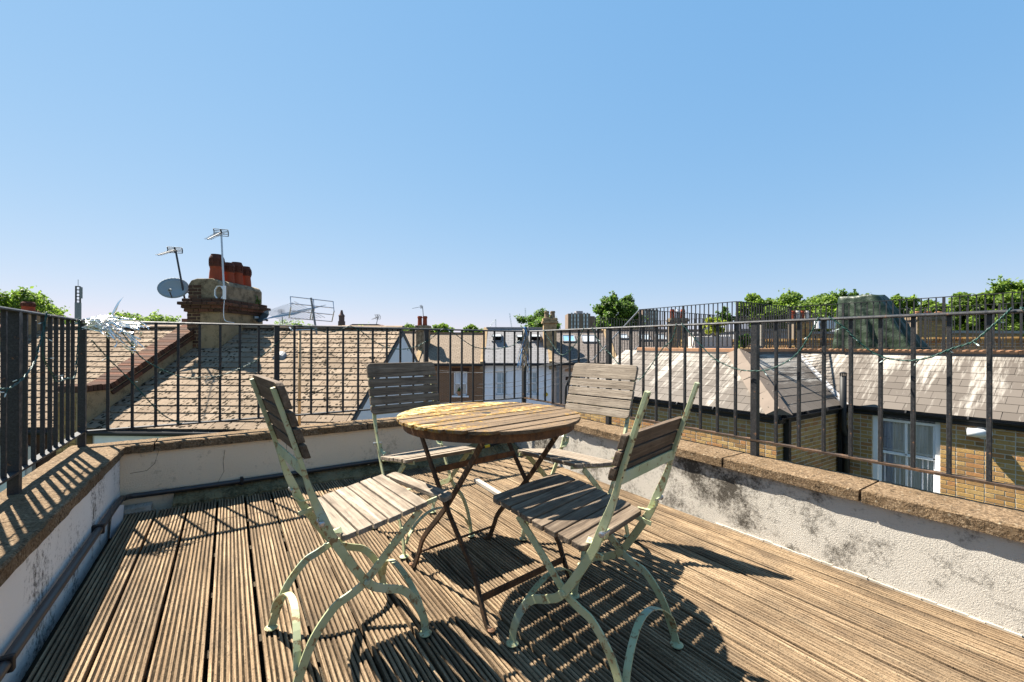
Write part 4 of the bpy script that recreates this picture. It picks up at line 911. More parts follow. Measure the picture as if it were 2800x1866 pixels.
# hip cap and valley lining
c0 = Vector((XA-OV, YC-OV, ZG+.02)); c1 = Vector((XA+RUN, YC+RUN, ZTP+.03))
m = MB(); dd = (c1-c0).normalized(); sdl = (esA*-1+dd*(esA.dot(dd))).normalized(); sdr = (esH*-1+dd*(esH.dot(dd))).normalized()
nA_ = (-Yv).cross(esA).normalized(); nH_ = Xv.cross(esH).normalized(); pA_ = nA_.cross(dd).normalized(); pA_ = pA_ if pA_.y > 0 else -pA_; pH_ = nH_.cross(dd).normalized(); pH_ = pH_ if pH_.x > 0 else -pH_
n = 4
for i in range(n):
    a = c0+(c1-c0)*(i/n); b = c0+(c1-c0)*((i+1)/n-.006); u_ = Zv*(.105-.012*(i % 2)); lw = .24 if i else .2
    vs = [a+u_, a+pA_*lw+nA_*.07, a+pH_*lw+nH_*.07, b+u_, b+pA_*lw+nA_*.068, b+pH_*lw+nH_*.068]
    m = MB(); m.add(vs, [(0, 1, 4, 3), (0, 3, 5, 2), (0, 2, 1), (3, 4, 5), (1, 2, 5, 4)]); m.build('hip_cap', D['hipcap'], hr)
v0 = Vector((XB-OV, YC-OV, ZG+.012)); v1 = Vector((XB+RUN, YC+RUN, ZTP+.012))
m = MB(); m.add([v0-Xv*.09+Zv*.01, v0-Yv*.09+Zv*.01, v1-Yv*.09+Zv*.01, v1-Xv*.09+Zv*.01, v0, v1], [(0, 4, 5, 3), (4, 1, 2, 5)]); m.build('valley_lining', D['lead'], hr)
# gutters
def gutter(a, b, nm='gutter'):
    sec = [(.046*math.cos(t), .046*math.sin(t)) for t in np.linspace(math.pi, 2*math.pi, 7)]+[(.040*math.cos(t), .040*math.sin(t)) for t in np.linspace(2*math.pi, math.pi, 7)]
    o = MB().sweep([a, b], sec, up=(0, 0, 1)).build(nm, D['black'], bh)
    d_ = (b-a); L = d_.length; d_.normalize()
    for i in range(int(L/.8)+1):
        p = a+d_*(.15+i*.8)
        if (p-a).length < L: MB().tube([p-d_*.012, p+d_*.012], .05, 10).build('bracket', D['black'], o)
gx = .028
gutter(Vector((XA-OV-gx, YE, ZG-.035)), Vector((XA-OV-gx, YC-OV-gx, ZG-.035)))
gutter(Vector((XA-OV-gx, YC-OV-gx, ZG-.037)), Vector((XB-OV-gx, YC-OV-gx, ZG-.037)))
gutter(Vector((XB-OV-gx, YC-OV-gx, ZG-.035)), Vector((XB-OV-gx, YNB, ZG-.035)))
for a, b in ((Vector((XA-OV+.02, YE, ZG-.09)), Vector((XA-OV+.02, YC-OV+.02, ZG-.09))), (Vector((XA-OV+.02, YC-OV+.02, ZG-.092)), Vector((XB-OV+.02, YC-OV+.02, ZG-.092))), (Vector((XB-OV+.02, YC-OV, ZG-.09)), Vector((XB-OV+.02, YNB, ZG-.09)))):
    MB().sweep([a, b], rect(.012, .06)).build('fascia_board', D['black'], bh)
MB().box(XA+.20, XA+.29, YC-.10, YC-.02, GZ, ZG-.07).build('downpipe', D['black'], bh)
MB().box(XB-.24, XB-.17, YC-.10, YC-.03, GZ, ZG-.07).build('downpipe', D['black'], bh)
# soil pipe with vent cowl
sp_ = MB().tube([Vector((XB-.16, 3.60, GZ)), Vector((XB-.16, 3.60, -.75)), Vector((XB-.23, 3.63, -.62)), Vector((XB-.23, 3.63, .44))], .058, 14).build('soil_pipe', D['black'], bh, smooth=True)
m = MB()
for i in range(12):
    an = i*math.pi/6; m.box(-.006, .006, -.004, .004, .43, .50, lambda x, y, z: Vector((XB-.23+math.cos(an)*(.055+x), 3.63+math.sin(an)*.055+y, z)))
m.lathe([(.06, 0), (.06, .012), (.02, .03)], (XB-.23, 3.63, .495), 14); m.build('vent_cowl', D['black'], sp_)
m = MB(); m.tube([Vector((XB-.16, 3.60, -.9)), Vector((XB-.16, 3.60, -.78))], .072, 12); m.tube([Vector((XB-.16, 3.60, -.72)), Vector((XB-.05, 3.68, -.60)), Vector((XB-.03, 3.74, -.6))], .055, 10); m.build('pipe_collar', D['black'], sp_)
# sash window
wd = MB(); T_ = lambda y, d_, z: Vector((XB+d_, y, z))
fx = .05
for a, b, z0, z1 in ((W0, W0+.075, WBt, WT), (W1-.075, W1, WBt, WT), (W0, W1, WT-.05, WT), (W0+.07, W1-.07, WT-.15, WT-.10)): wd.box(a, b, fx, fx+.09, z0, z1, T_)
wo = wd.build('window', D['white'], bh, bevel=.004)
zm = -1.0; ym = (W0+W1)/2
m = MB()
for a, b, z0, z1 in ((W0+.07, W0+.115, zm, WT-.10), (W1-.115, W1-.07, zm, WT-.10), (W0+.07, W1-.07, WT-.155, WT-.10), (W0+.07, W1-.07, zm-.02, zm+.03), (ym-.018, ym+.018, zm, WT-.1)): m.box(a, b, fx+.035, fx+.075, z0, z1, T_)
m.build('upper_sash', D['white'], wo, bevel=.003)
m = MB()
for a, b, z0, z1 in ((W0+.07, W0+.115, WBt, zm+.0), (W1-.115, W1-.07, WBt, zm+.0), (W0+.07, W1-.07, zm+.045, zm+.075), (ym-.018, ym+.018, WBt, zm)): m.box(a, b, fx+.077, fx+.115, z0, z1, T_)
m.build('lower_sash', D['white'], wo, bevel=.003)
m = MB(); m.box(W0+.07, W1-.07, fx+.058, fx+.061, zm, WT-.11, T_)
gl = m.build('pane', None or D['glass'], wo)
gm = MT('clear_glass', .02, 0, .5); gm.col((.9, .95, .95)); tr = gm.node('ShaderNodeBsdfTransparent'); gs = gm.node('ShaderNodeBsdfGlossy'); gs.inputs['Roughness'].default_value = .02; mx = gm.node('ShaderNodeMixShader'); fr = gm.node('ShaderNodeFresnel'); fr.inputs[0].default_value = 1.5
gm.L(fr.outputs[0], mx.inputs[0]); gm.L(tr.outputs[0], mx.inputs[1]); gm.L(gs.outputs[0], mx.inputs[2]); gm.L(mx.outputs[0], gm.n['Material Output'].inputs[0]); gl.data.materials[0] = gm.m
m = MB(); m.box(W0+.07, W1-.07, fx+.098, fx+.101, WBt, zm+.05, T_); o = m.build('pane', gm.m, wo)
# curtain with folds
m = MB(); n = 60
for z in (WBt, WT-.02):
    for i in range(n+1):
        y = W0+.06+(W1-W0-.12)*i/n; m.v.append((XB+.165+.02*math.sin(i*1.15)+.015*math.sin(i*.47+z), y, z))
m.f = [(i, i+1, n+2+i, n+1+i) for i in range(n)]; m.m = [0]*n; m.build('curtain', D['curtain'], wo, smooth=True)
m = MB(); m.box(W0-.05, W1+.05, .36, .40, WBt-.2, WT+.1, T_); m.build('window_interior', D['dark'], wo)
# boiler flue
fl = MB(); fc = Vector((XB, 1.745, -.39))
fl.lathe([(.11, 0), (.11, .012), (.075, .016)], (0, 0, 0), 18, T=lambda a, b, q: fc+Vector((-q, a, b))); fo = fl.build('boiler_flue', D['whitep'], bh, smooth=False)
o = MB().tube([fc-Xv*.01, fc-Xv*.10, fc-Xv*.15+Yv*.05, fc-Xv*.16+Yv*.16], [.068, .07, .075, .07], 16).build('flue_elbow', D['whitep'], fo, smooth=True)
o = MB()
for i in range(4): o.box(-.045+i*.024, -.033+i*.024, -.055, .055, 0, .006, lambda a, b, q: fc+Vector((-.16+a*1.0, .162+q, b)))
o.build('flue_grille', D['dark'], fo)
MB().tube([Vector((XB-.09, 1.18, -1.18)), Vector((XB, 1.18, -1.05))], .016, 8).build('overflow_pipe', D['whitep'], bh)
# terrace slab, terracotta edge
XT, YT, XT3 = XA+RUN, YC+RUN, XB+RUN
TB = 16.6
m = MB(); m.prism([(XT-.05, YE-.9), (XT-.05, YT-.05), (XT3-.05, YT-.05), (XT3-.05, YNB), (TB, YNB), (TB, YE-.9)], ZTP-.12, ZTP+.03, lambda a, b, c_: Vector((a, b, c_))); m.build('terrace_slab', D['felt'], bh)
def kerb(a, b, nm='terrace_kerb'):
    d_ = b-a; L = d_.length; d_.normalize(); n = max(1, int(L/.9))
    for i in range(n):
        p, q = a+d_*(L*i/n+.004), a+d_*(L*(i+1)/n-.004); MB().sweep([p, q], [(-.07, 0), (.07, 0), (.07, .07), (.05, .078), (-.05, .078), (-.07, .07)], up=(0, 0, 1)).build('kerb_tile', D['terra'], bh)
kerb(Vector((XT+.03, YE-.9, ZTP+.032)), Vector((XT+.03, YT+.02, ZTP+.032))); kerb(Vector((XT+.1, YT+.03, ZTP+.032)), Vector((XT3+.1, YT+.03, ZTP+.032))); kerb(Vector((XT3+.03, YT-.06, ZTP+.032)), Vector((XT3+.03, YNB, ZTP+.032)))
# brick upstand at the back of the terrace
m = MB(); m.box(TB, TB+.3, YNB, YE+3, GZ, ZTP+.33); pw = m.build('rear_parapet', D['mortar'], bh)
bricks(pw, Vector((TB, YE+3, ZTP+.03)), -Yv, -Xv, YE+3-YNB, 4, D['stock'], cap=300)
items = []
for i in range(int((YE+3-YNB)/.112)): items.append((frame(Vector((TB+.13, YNB+.05+i*.112, ZTP+.332)), Yv, -Xv, Zv), (.10, .34, .09)))
def unc(key, v):
    r = random.Random(v); a, b, c_ = key; m = MB(); m.box(-a/2, a/2, -b/2, b/2, 0, c_+r.uniform(-.006, .006)); return m
lay(pw, items, unc, 'coping_brick', D['stock'], 200)

# terrace railings
def rail_run(t, a, b, z0, z1, n, posts, rb=.008, ends=True):
    d_ = b-a; L = d_.length; u_ = d_.normalized(); ang = math.atan2(u_.y, u_.x)
    MB().sweep([a+Zv*z1, b+Zv*z1], rect(.021, .007)).build('handrail', D['iron'], t)
    MB().sweep([a+Zv*(z0+.11), b+Zv*(z0+.11)], rect(.018, .005)).build('bottom_rail', D['iron'], t)
    m1 = MB(); m1.box(-.009, .009, -.009, .009, z0+.11, z1); b1 = m1.mesh('baluster', D['iron']); m2 = MB(); m2.box(-.02, .02, -.02, .02, z0, z1); b2 = m2.mesh('post', D['iron'])
    for i in range(n+1):
        p = a+d_*(i/n); M = Matrix.Translation(p) @ Matrix.Rotation(ang, 4, 'Z')
        if i in posts: inst(b2, 'post', t, M)
        else: inst(b1, 'baluster', t, M)
ZR0, ZR1 = ZTP+.04, 2.025
ra = thing('railing', 'terrace railing above the nearer slate slope ending at the stair', 'railing', (XT+.07, YT+.08, ZR0))
cA = Vector((XT+.07, YT+.08, 0)); cB = Vector((XT+.07, 8.1, 0)); cC = Vector((11.92, YT+.08, 0))
rail_run(ra, cB, cA, ZR0, ZR1, 24, (0, 12, 24))
MB().tube([cB+Zv*ZR1, Vector((XT+.07, 9.95, .57))], .02, 8).build('stair_handrail', D['alu'], ra)
MB().tube([cB+Zv*(ZR1-.98), Vector((XT+.07, 9.95, -.36))], .018, 8).build('stair_handrail', D['alu'], ra)
rc = thing('railing', 'short terrace railing crossing above the slate valley', 'railing', (10.7, YT+.08, ZR0))
rail_run(rc, cA+Xv*.04, cC, ZR0, ZR1, 21, (21,))
rd = thing('railing', 'long terrace railing above the window wall slates before the tarpaulin', 'railing', (11.95, 2, ZR0))
rail_run(rd, Vector((11.95, YT+.08, 0)), Vector((11.95, YNB, 0)), ZR0, ZR1, 74, (0, 10, 25, 40, 55, 74))
re_ = thing('railing', 'rear terrace railing in front of the chimneys and trees', 'railing', (TB-.4, 3, ZR0))
rail_run(re_, Vector((TB-.3, 8.0, 0)), Vector((TB-.3, YNB, 0)), ZR0+.05, 2.12, 95, tuple(range(0, 96, 12)))
rg_ = thing('railing', 'terrace railing at the far end crossing behind the planter', 'railing', (12.5, 8.05, ZR0))
rail_run(rg_, Vector((XT+.1, 8.1, 0)), Vector((TB-.3, 8.1, 0)), ZR0, 2.02, 58, (0, 14, 28, 42, 58))
rs = thing('railing', 'black stair landing railing beside the big tree', 'railing', at(1627, 985, 15.5))
pL = at(1627, 985, 15.5); pL.z = 0; pR = pL+Xv*3.6; rail_run(rs, pL, pR, .35, 2.03, 26, (0, 13, 26))
pR2 = pR-Yv*4.0; rail_run(rs, pR, pR2, .35, 2.03, 26, (26,))
m = MB(); m.box(pL.x-.1, pR.x+.1, pR.y-3.0, pL.y+.2, GZ, .33); o = m.build('stair_block', D['felt']); tag(o, 'low flat roofed stair enclosure behind the far chair back', 'stair enclosure')
# curved black stair rail below
sr_ = thing('spiral_stair', 'curved black metal stair rail below the far railing corner', 'staircase', at(1560, 1110, 12.5))
Pc = cr([at(1548, 1160, 12.5), at(1547, 1075, 12.5), at(1551, 1050, 12.5), at(1562, 1030, 12.5), at(1580, 1016, 12.5), at(1640, 1000, 12.5)], 6); MB().tube(Pc, .03, 8).build('handrail', D['iron'], sr_, smooth=True)
for i in range(2, len(Pc), 3): MB().tube([Pc[i], Pc[i]-Zv*1.1], .012, 6).build('baluster', D['iron'], sr_)

# tarpaulin covered barbecue
tp = thing('covered_barbecue', 'tall shape under a creased dark green tarpaulin on the roof terrace', 'tarpaulin', (12.75, 3.9, ZTP+.03))
m = MB(); nA, nH = 96, 26; rg = random.Random(5)
ph = [rg.uniform(0, 6.28) for _ in range(8)]
for i in range(nH+1):
    s_ = i/nH; z = ZTP+.07+(2.23-ZTP-.07)*s_
    y0 = 3.08+.66*(s_**1.05); y1 = 4.66-.12*s_; x0 = 12.32+.12*s_; x1 = 13.35-.15*s_
    for j in range(nA):
        an = 2*math.pi*j/nA; cx_, sy_ = math.cos(an), math.sin(an); e = .32; k = (abs(cx_)**(2/e)+abs(sy_)**(2/e))**(-e/2)
        fold = (1-s_)**.7*(.085*math.sin(an*9+ph[0]+s_*2)+.06*math.sin(an*17+ph[1]-s_*3)+.03*math.sin(an*31+ph[2]+s_*5))+.012*math.sin(an*23+s_*22+ph[3])+.012*math.sin(s_*31+an*7)
        kx = cx_*k*(1+fold); ky = sy_*k*(1+fold*.8)
        m.v.append(((x0+x1)/2+kx*(x1-x0)/2, (y0+y1)/2+ky*(y1-y0)/2, z+(.03*math.sin(an*11+ph[4]) if i == 0 else 0)+.015*math.sin(an*5+s_*9)))
m.f = [(i*nA+j, i*nA+(j+1) % nA, (i+1)*nA+(j+1) % nA, (i+1)*nA+j) for i in range(nH) for j in range(nA)]
top0 = len(m.v)-nA; m.v.append((12.85, 4.1, 2.27)); m.f += [(top0+j, top0+(j+1) % nA, len(m.v)-1) for j in range(nA)]; m.m = [0]*len(m.f)
m.build('tarpaulin', D['tarp'], tp, smooth=True)
for y in (4.35, 4.5): MB().lathe([(.05, -.02), (.05, .02)], (0, 0, 0), 14, T=lambda a, b, q, y=y: Vector((12.34+q, y+a, ZTP+.085+b))).build('wheel', D['black'], tp)

# ============================================================ foliage
def leafcloud(m, c, rad, n, size, rg, lumps=14, flat_=1.0, shell=.55):
    c = np.array(c); rad = np.array(rad); lumps = lumps*3
    V_ = rg.normal(size=(lumps, 3)); V_ /= np.linalg.norm(V_, axis=1)[:, None]; cen = V_*(rg.uniform(.12, 1, lumps)**.5*.84)[:, None]; cr_ = rg.uniform(.11, .31, lumps)
    k = rg.choice(lumps, n, p=(cr_**2)/np.sum(cr_**2)); v = rg.normal(size=(n, 3)); v /= np.linalg.norm(v, axis=1)[:, None]; P = cen[k]+v*(cr_[k]*(rg.uniform(.25, 1.1, n)**.6))[:, None]
    # sprigs that break the outline
    ns_ = max(1, n//12); kk = rg.integers(0, lumps, ns_); P[:ns_] = cen[kk]*(1+rg.uniform(.0, .34, ns_))[:, None]+rg.normal(size=(ns_, 3))*.05
    P = P*rad+c; nr = v+rg.normal(size=(n, 3))*.7; nr[:, 2] += .5; nr /= np.linalg.norm(nr, axis=1)[:, None]; t = np.cross(nr, rg.normal(size=(n, 3))); t /= np.linalg.norm(t, axis=1)[:, None]; b = np.cross(nr, t)
    s = size*rg.uniform(.55, 1.25, n)[:, None]; V4 = np.stack([P-t*s*.5, P+b*s*.32+nr*s*.06, P+t*s*.5, P-b*s*.32+nr*s*.06], 1).reshape(-1, 3)
    o = len(m.v); m.v += V4.tolist(); m.f += [(o+4*i, o+4*i+1, o+4*i+2, o+4*i+3) for i in range(n)]; m.m += [0]*n
def tree(label, px, ytop, ybot, wpx, d, mat, seed, n=7000, size=.34, group='trees beyond the rooftops', lumps=16, cat='tree'):
    rg = np.random.default_rng(seed); top = at(px, ytop, d); bot = at(px, ybot, d); hw = wpx/2*d/FPX; hz = (top.z-bot.z)/2
    base = Vector((top.x, top.y, GZ)); t = thing('tree', label, cat, base, group=group)
    hz = max(hz, hw*.75); cz = top.z-hz
    m = MB(); leafcloud(m, (top.x, top.y, cz), (hw*1.1, hw*1.1, hz*1.08), int(n*2.2), size*.78, rg, lumps)
    m.build('crown', D[mat], t)
    tr_ = MB(); tr_.tube([base, base+Vector((.1, .05, (cz-GZ)*.6)), Vector((top.x, top.y, cz))], [hw*.10+.1, hw*.08+.08, .08], 8)
    for i in range(7):
        v = Vector(rg.normal(size=3)); v.z = abs(v.z)+.3; v.normalize(); s_ = Vector((top.x, top.y, cz-hz*.75+i*.06*hz)); tr_.tube([s_, s_+Vector((v.x*hw*.4, v.y*hw*.4, v.z*hz*.4)), s_+Vector((v.x*hw*.75, v.y*hw*.75, v.z*hz*.9))], [.10, .07, .03], 6)
    tr_.build('trunk', D['bark'], t)
tree('bushy green tree rising behind the steep side railing', 40, 782, 900, 230, 34, 'leaf1', 1, 9000, .34)
tree('low green tree beside the grey satellite dish', 420, 846, 900, 190, 46, 'leaf1', 2, 5000, .36)
tree('small tree low behind the silver streamers', 325, 858, 905, 70, 46, 'leaf1', 3, 2200, .34)
tree('low bright treetop behind the wire aerial', 800, 878, 905, 170, 70, 'leaf1', 4, 3500, .45)
tree('low treetop between the spire and white gable', 985, 884, 905, 130, 75, 'leaf1', 5, 2500, .45)
tree('small treetop just past the white gable tip', 1118, 886, 905, 50, 70, 'leaf1', 17, 1400, .4)
tree('low treetop behind the tan far roof beside red pots', 1205, 883, 910, 70, 60, 'leaf1', 6, 2200, .4)
tree('low treetop above the tan far roof near the tassel', 1295, 890, 910, 60, 62, 'leaf1', 7, 1800, .4)
tree('dark round tree behind the twin pot chimney', 1475, 850, 925, 135, 52, 'leaf2', 8, 7500, .38)
tree('big full green tree beside the tower block', 1692, 803, 930, 135, 42, 'leaf2', 9, 10000, .34, lumps=20)
tree('tree behind the terrace railing corner', 2070, 806, 900, 110, 40, 'leaf1', 10, 5000, .36)
tree('wide green tree crown left of the tarpaulin', 2190, 796, 910, 200, 38, 'leaf1', 11, 9000, .36, lumps=20)
tree('green tree crown touching the tarpaulin top', 2310, 790, 900, 130, 40, 'leaf2', 12, 6500, .36)
tree('green tree right of the tarpaulin slope', 2450, 806, 930, 110, 36, 'leaf1', 13, 6000, .34)
tree('loose green tree behind the rear chimney', 2560, 822, 930, 120, 33, 'leaf1', 14, 6000, .32)
tree('tall sprigged tree above the terrace railing', 2660, 786, 930, 130, 30, 'leaf1', 15, 7000, .30)
tree('tall green tree at the far end of the terrace railing', 2800, 760, 930, 200, 28, 'leaf1', 16, 9000, .30)
# weeds growing from the chimney and planter shrubs
def shrub(label, c, rad, n, size, mat, seed, cat='shrub', name='shrub', lumps=8, stem=None):
    t = thing(name, label, cat, (c[0], c[1], c[2]-rad[2])); m = MB(); leafcloud(m, c, rad, n, size, np.random.default_rng(seed), lumps); m.build('foliage', D[mat], t)
    if stem: MB().tube([Vector(c)-Zv*rad[2]*1.25, Vector(c)+Zv*rad[2]*.7], stem, 5).build('stem', D['bark'], t)
shrub('wispy weed growing from the chimney corner', at(705, 828, 10.9), (.07, .07, .26), 60, .06, 'leaf2', 21, 'weed', 'weed', 6, .006)
px_ = at(1955, 893, 11.0)
shrub('bright yellow green shrub in the terrace planter', px_, (.40, .30, .26), 1400, .085, 'leaf3', 22, stem=.02)
shrub('dark leafy plant rising behind the yellow shrub', at(1982, 868, 11.6), (.26, .26, .28), 500, .09, 'leaf2', 23, stem=.015)
shrub('spiky dark plant on the terrace floor beside the planter', at(2033, 932, 11.6), (.22, .22, .2), 300, .12, 'leaf2', 24, stem=.012)
m = MB(); pc_ = at(1950, 947, 11.0); ang = 0
m.box(-.55, .38, -.22, .22, ZTP+.03, ZTP+.40, lambda x, y, z: Vector((pc_.x+x*ct+y*st, pc_.y-x*st+y*ct, z))); o = m.build('planter', D['planter'], bevel=.015); tag(o, 'long pale stucco planter box holding the yellow shrub', 'planter')
m = MB(); q_ = at(2080, 935, 11.4); m.box(-.035, .035, -.035, .035, ZTP+.03, ZTP+.72, lambda x, y, z: Vector((q_.x+x, q_.y+y, z))); o = m.build('timber_post', D['batten'], bevel=.004); tag(o, 'short pale timber post standing on the terrace', 'post')
# things beyond the terrace
def stack(label, px0, px1, ytop, ybot, d, npots, pot_h, mats=('pot', 'pottop'), brick='stock'):
    a, b = at(px0, ybot, d), at(px1, ybot, d); zt_ = at((px0+px1)/2, ytop, d).z; zb_ = min(a.z, b.z)-2.0
    t = thing('chimney_stack', label, 'chimney', ((a.x+b.x)/2, (a.y+b.y)/2, zb_)); ed = (b-a); ed.z = 0; L = ed.length; ed.normalize(); nr = Vector((ed.y, -ed.x, 0)); dp = .5
    m = MB(); F = lambda x, y, z: Vector((a.x, a.y, 0))+ed*x-nr*y+Zv*z
    m.box(0, L, 0, dp, zb_, zt_-.16, F); co = m.build('stack', D['mortard'], t)
    rows = int((zt_-.16-zb_)/.075); bricks(co, F(0, 0, zb_), ed, nr, L, rows, D[brick], cap=200); bricks(co, F(L, 0, zb_), -nr, ed, dp, rows, D[brick], cap=80)
    m = MB(); m.box(-.06, L+.06, -.06, dp+.06, zt_-.16, zt_-.08, F); m.box(-.03, L+.03, -.03, dp+.03, zt_-.08, zt_, F); m.build('cap', D['cement'], t)
    for i in range(npots):
        c = F(L*(i+.5)/npots, dp/2, zt_); r_ = min(.12, L/npots*.42)
        MB().lathe([(r_, 0), (r_*.9, pot_h*.7), (r_*1.05, pot_h*.75), (r_*1.05, pot_h*.85), (r_*.85, pot_h*.88), (r_*.85, pot_h), (r_*.6, pot_h)], c, 14).build('chimney_pot', D[mats[i % 2]], t, smooth=False)
    return t
stack('brick chimney with a row of red and cream pots left of the tarpaulin', 2170, 2222, 872, 930, 21, 4, .42, ('pot', 'planter'))
stack('broad weathered brick chimney with short pots right of the tarpaulin', 2508, 2598, 864, 925, 17.5, 3, .2, ('terra', 'pot'))
stack('slim brick chimney with tall red pots behind the stair handrail', 1836, 1880, 870, 960, 20, 3, .42, ('pot', 'stucco'))
ac = thing('air_conditioner', 'white air conditioning unit beside the row of pots', 'air conditioner', at(2256, 905, 20)); pc_ = at(2256, 897, 20)
m = MB(); m.box(-.42, .42, -.15, .15, -.05, .36, lambda x, y, z: pc_+Vector((x*ct+y*st, -x*st+y*ct, z))); m.build('casing', D['whitep'], ac, bevel=.02)
m = MB()
for k in range(3): m.lathe([(.05+.05*k, 0), (.062+.05*k, 0), (.062+.05*k, .012)], (0, 0, 0), 16, T=lambda a, b, q: pc_+Vector(((a-.2)*ct-(.152+q)*st, -(a-.2)*st-(.152+q)*ct, .155+b)))
m.build('fan_grille', D['darkmetal'], ac)
def flatroof(label, px0, px1, y0, y1, d, depth, mat, name='roof_building'):
    a, b = at(px0, y0, d), at(px1, y0, d); t = thing(name, label, 'building', ((a.x+b.x)/2, (a.y+b.y)/2, GZ)); ed = (b-a); ed.z = 0; L = ed.length; ed.normalize(); bk = Vector((-ed.y, ed.x, 0)); zt_ = at((px0+px1)/2, y0, d).z
    F = lambda x, y, z: Vector((a.x, a.y, 0))+ed*x+bk*y+Zv*z
    m = MB(); m.box(0, L, 0, depth, GZ, zt_-.12, F); m.build('wall', D[mat], t, uvf=lambda x, y, z: ((Vector((x, y, 0))-a).dot(ed), z))
    m = MB(); m.box(-.1, L+.1, -.1, depth+.1, zt_-.12, zt_, F); m.build('roof', D['lead'], t); return t, F, L, zt_
flatroof('low grey flat roofed block behind the terrace planter', 2025, 2170, 900, 940, 23, 6, 'conc2')
flatroof('pale low roof with skylights behind the rear parapet', 2600, 2790, 905, 940, 20, 6, 'lowbrick')
flatroof('low brick block behind the tarpaulin', 2222, 2520, 908, 940, 24, 8, 'lowbrick')

